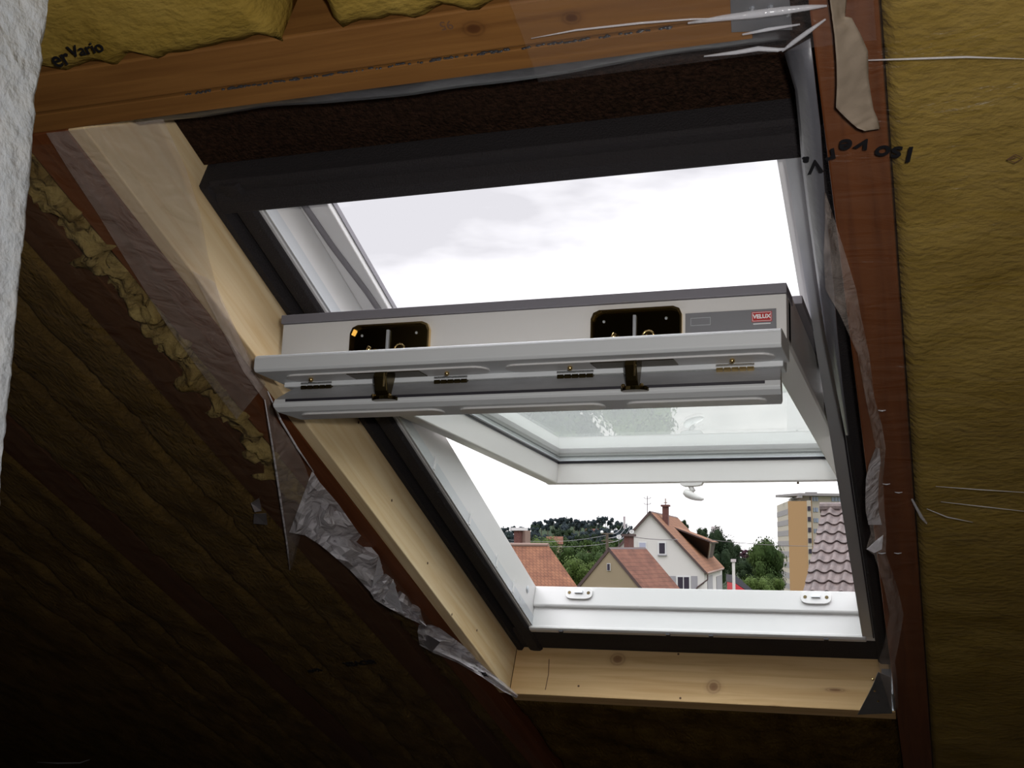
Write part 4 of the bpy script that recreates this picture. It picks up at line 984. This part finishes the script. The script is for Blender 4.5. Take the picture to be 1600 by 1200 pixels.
def tree(kind, px, ytop, dist, width_px, label, matn, group, cone=False, seed=1, ybase=None, name='tree', tall=1.0):
    key = (kind, matn, cone, seed)
    top = Q(px, ytop, dist); wid = width_px/F*dist; rx = wid/2/ .95
    base = gz(dist)
    H = top.z-base; rz = min(H*.46, rx*1.25*tall)*1.0
    if key not in TREES:
        bm_ = crown_mesh(seed, {'near': 5200, 'mid': 2600, 'far': 500}[kind], {'near': .085, 'mid': .11, 'far': .24}[kind], 1, 1, {'near': 16, 'mid': 12, 'far': 7}[kind], cone)
        root = empty(name, (0, 0, 0)); c = bm_.build('crown', matn, root, normals=False); k = MB(ident); k.tube([(0, 0, -1.0), (0, 0, -1.6)], .07, 6); tr_ = k.build('trunk', 'bark', root)
        TREES[key] = (root, c, tr_); r_, c_, t_ = root, c, tr_; first = True
        c['o'] = tuple(c.location); t_['o'] = tuple(t_.location)
    else:
        R_, C_, T_ = TREES[key]; r_ = R_.copy(); c_ = C_.copy(); t_ = T_.copy()
        for o in (r_, c_, t_): COL.objects.link(o)
        c_.parent = r_; t_.parent = r_
    rx_, ry_, rz_ = rx, rx, rz
    ctr = Vector((top.x, top.y, top.z - rz*1.02))
    r_.location = (ctr.x, ctr.y, base); r_.rotation_euler = (0, 0, random.uniform(0, 6))
    o0 = Vector(c_['o']); c_.scale = (rx, rx, rz); c_.location = Vector((o0.x*rx, o0.y*rx, o0.z*rz + ctr.z-base))
    hgt = ctr.z-base-rz*.3
    t_.scale = (rx, rx, max(hgt, .5)/.6); t_.location = (0, 0, max(hgt, .5)/2)
    tag(r_, label, 'tree', group); return r_
G1 = 'broad trees behind the houses'
tree('near', 880, 846, 150, 70, 'broad green tree behind the orange roof house, left of the utility pole', 'leaf_mid', G1, seed=1)
tree('near', 925, 850, 130, 60, 'broad green tree directly left of the beige house', 'leaf_mid', G1, seed=2)
tree('near', 905, 868, 110, 62, 'light green tree low between the orange roof and beige house', 'leaf_light', G1, seed=1)
tree('near', 950, 846, 165, 60, 'green tree rising behind the beige house ridge', 'leaf_mid', G1, seed=1)
tree('near', 848, 832, 190, 46, 'light green tree just right of the left brick chimney', 'leaf_light', G1, seed=2)
tree('near', 1122, 824, 150, 46, 'tall dark green tree right of the white house dormer', 'leaf_dark', G1, seed=3, tall=1.5)
tree('near', 1098, 824, 190, 24, 'small dark tree top just over the white house roof', 'leaf_dark', G1, seed=4)
tree('near', 1146, 850, 165, 40, 'dark green tree above the pale post', 'leaf_dark', G1, seed=3)
tree('near', 1196, 840, 130, 62, 'large dark green tree directly left of the apartment tower', 'leaf_mid', G1, seed=4, tall=1.3)
tree('near', 1165, 872, 160, 40, 'dark round tree in the gap beyond the black canopy', 'leaf_dark', G1, seed=4)
tree('near', 1183, 893, 85, 44, 'light green bush beside the black canopy', 'leaf_light', G1, seed=2, name='bush')
tree('near', 1208, 900, 95, 34, 'yellow-green bush at the foot of the apartment tower', 'leaf_light', G1, seed=1, name='bush')
tree('near', 1068, 812, 210, 16, 'dark tree tip just left of the dormer', 'leaf_dark', G1, seed=3)
# garden trees nearer the house, seen mirrored in the glass
tree('near', 850, 1190, 25, 230, 'garden tree below the window in front of the houses', 'leaf_mid', 'garden trees below the window', seed=1)
tree('near', 985, 1280, 27, 120, 'second garden tree below the window', 'leaf_light', 'garden trees below the window', seed=2)
# wooded hill
hl = Q(890, 850, 640); b = MB(ident)
hdir = Vector((*c_r.xy, 0)).normalized(); hfw = Vector((*c_f.xy, 0)).normalized()
def hf(s, t):
    x = -170+340*s; y = -60+160*t; p = hl + hdir*x + hfw*y
    z = -24 + (37*math.exp(-((x-5)/36)**4) + 25*math.exp(-((x+52)/26)**4) + 14*math.exp(-((x-95)/40)**4))*math.exp(-((y-30)/55)**2); return (p.x, p.y, z)
b.grid(40, 20, hf); b.build('hillside', 'leaf_dark', smooth=True, kind='structure')
tops = [(790, 822), (800, 820), (812, 821), (831, 816), (838, 813), (846, 812), (856, 810), (864, 808), (872, 808), (881, 806), (889, 807), (897, 809), (905, 810), (914, 811), (923, 811), (931, 810), (938, 806), (946, 805), (954, 807), (962, 812), (969, 814), (976, 816), (983, 820), (990, 828), (1128, 850), (1136, 848)]
GF = 'dark trees on the crest of the distant wooded hill'; lab = 'one of the dark bluish trees covering the distant wooded hill'
rnd = random.Random(3)
for k, (x, y) in enumerate(tops):
    lab = 'one of the dark trees on the crest line of the distant wooded hill'
    tree('far', x, y, 620, 15, lab, 'leaf_far', GF, seed=5 + k % 2, ybase=862)
for k in range(46):
    x = rnd.uniform(832, 988); y = rnd.uniform(817, 842); tree('far', x, y, 600-(y-817)*6, rnd.uniform(11, 19), 'one of the dark trees on the front slope below the hill crest', 'leaf_far' if k % 3 else 'leaf_dark', 'dark trees on the front slope of the wooded hill', seed=5 + k % 2, ybase=866)
for k in range(16):
    x = 784+k*3.4; tree('far', x, rnd.uniform(828, 836), 420, 15, 'one of the trees on the low slope behind the left chimney', 'leaf_far', 'trees behind the left chimney', seed=5 + k % 2, ybase=872)
for k in range(26):
    x = rnd.uniform(850, 975); y = rnd.uniform(838, 850); tree('far', x, y, 300, 20, 'one of the green trees at the foot of the wooded hill', 'leaf_mid', 'green trees at the foot of the hill', seed=5 + k % 2, ybase=880)
for k in range(12):
    x = 1140+k*5; tree('far', x, rnd.uniform(857, 861), 500, 12, 'one of the purplish trees on the far horizon right of the white house', 'leaf_purple', 'purplish trees on the far horizon', seed=5, ybase=872)
# far roofs on the slope
for (x0, x1, y, lb_) in ((853, 880, 838, 'distant red roofed house at the foot of the wooded hill'), (915, 935, 826, 'distant orange roof among the trees on the hill')):
    a_ = Q(x0, y, 285 if x0 < 900 else 560); c_ = Q(x1, y, 285 if x0 < 900 else 560); ex = (c_-a_); ex.z = 0; ln = ex.length; ex.normalize(); ey = Vector((-ex.y, ex.x, 0)); root = empty('distant_house', Vector((a_.x, a_.y, GZ)), lb_, 'house')
    b = MB(ident); md = a_+ey*2.5
    roof_plane(b, md, md+ex*ln, a_-EZ*1.8, a_+ex*ln-EZ*1.8, .15); roof_plane(b, md, md+ex*ln, a_+ey*5-EZ*1.8, a_+ey*5+ex*ln-EZ*1.8, .15); b.build('roof', ['tile_red', 'dark_timber'], root)
    b = MB(ident); obox(b, a_+ey*.3, ex, ey, EZ, .2, ln-.2, 0, 4.4, GZ-a_.z, -1.9); b.build('walls', 'house_beige', root)
# small far tower over the trees, white mast on the hill
a_ = Q(1113, 828, 520); hr = Vector((*c_r.xy, 0)).normalized(); fw_ = Vector((*c_f.xy, 0)).normalized()
ft = empty('distant_tower', Vector((a_.x, a_.y, GZ)), 'small pale block tower far away above the dark trees', 'tower')
b = MB(ident); obox(b, a_, hr, fw_, EZ, 0, 3.2, 0, 3, GZ-a_.z, 1.0); b.build('tower_body', 'far_stone', ft)
for k in range(3): b = MB(ident); obox(b, a_, hr, fw_, EZ, k*1.2, k*1.2+.7, 0, 3, 1.0, 1.5); b.build('battlement', 'far_stone', ft)
a_ = Q(975.5, 807, 610); b = MB(ident); b.tube([tuple(a_), (a_.x, a_.y, a_.z-6)], .7, 6); msb = b.build('hill_mast', 'far_stone'); tag(msb, 'short pale mast on top of the wooded hill', 'mast')
# utility pole with insulators and wires
pp = Q(948.5, 834, 95); up = empty('utility_pole', Vector((pp.x, pp.y, GZ)), 'dark utility pole with wires behind the beige house apex', 'pole')
b = MB(ident); b.tube([tuple(pp), (pp.x, pp.y, GZ)], .12, 8); b.build('pole', 'bark', up)
for dy in (0, .55): b = MB(ident); b.tube([tuple(pp-hr*.45-EZ*dy), tuple(pp+hr*.45-EZ*dy)], .05, 6); b.build('crossarm', 'bark', up)
for dx in (-.4, .4): b = MB(ident); b.ball(tuple(pp+hr*dx+EZ*.12), .13, seg=8, rings=6); b.build('insulator', 'trim_white', up)
def wire(p0, p1, d0, d1, label, r=.02, sag=.3, matn='antenna'):
    a_, c_ = Q(*p0, d0), Q(*p1, d1); path = []
    for k in range(13): t = k/12; q = a_.lerp(c_, t) - EZ*(sag*4*t*(1-t)); path.append(tuple(q))
    b = MB(ident); b.tube(path, r, 5); tag(b.build('overhead_wire', matn), label, 'wire', 'overhead wires')
wire((790, 843), (948, 836), 80, 95, 'overhead wire from the left to the utility pole, upper of the two', .012, matn='shutter')
wire((790, 846), (948, 849), 80, 95, 'overhead wire from the left to the utility pole, lower of the two', .012, matn='shutter')
wire((948, 834), (975, 813), 95, 300, 'overhead wire climbing to the hill, topmost of the three', .026, 1, 'shutter')
wire((948, 841), (981, 815), 95, 300, 'overhead wire climbing to the hill, middle of the three', .026, 1, 'shutter')
wire((949, 848), (986, 820), 95, 300, 'overhead wire climbing to the hill, lowest of the three', .026, 1, 'shutter')
wire((985, 838), (1059, 843), 85, 96, 'dark overhead wire crossing in front of the white house gable', .028, .1)
wire((1105, 843), (1345, 851), 96, 120, 'dark overhead wire running right past the apartment tower', .025, .3)
# satellite dishes
for (x, y, dist, lb_) in ((987, 831, 96, 'white satellite dish at the left eaves of the white house'), (967, 839, 92, 'small white satellite dish left of the brown chimney')):
    c = Q(x, y, dist); root = wh; ex, ey = hr, fw_; b = MB(ident); rows = []
    for i in range(5):
        r_ = .2*i/4; rows.append([])
        for j in range(14): t = j*2*math.pi/14; q = c + hr*r_*math.cos(t) + EZ*r_*math.sin(t)*.8 - fw_*(r_*r_*.8); b.v.append(q); b.rc.append(tuple(q)); rows[-1].append(len(b.v)-1)
    for A_, B_ in zip(rows[1:], rows[2:]):
        for j in range(14): b.face((A_[j], A_[(j+1) % 14], B_[(j+1) % 14], B_[j]))
    b.face(rows[1]); root = tag(b.build('satellite_dish', 'trim_white', root, smooth=True, solid=.02), 'white satellite dish'); b = MB(ident); b.tube([tuple(c), tuple(c-EZ*.5+fw_*.1), tuple(c-EZ*1.4+fw_*.2)], .035, 6); b.build('bracket', 'antenna', root)

for o in list(COL.objects):
    if '_w' in o: del o['_w']
    if 'o' in o: del o['o']
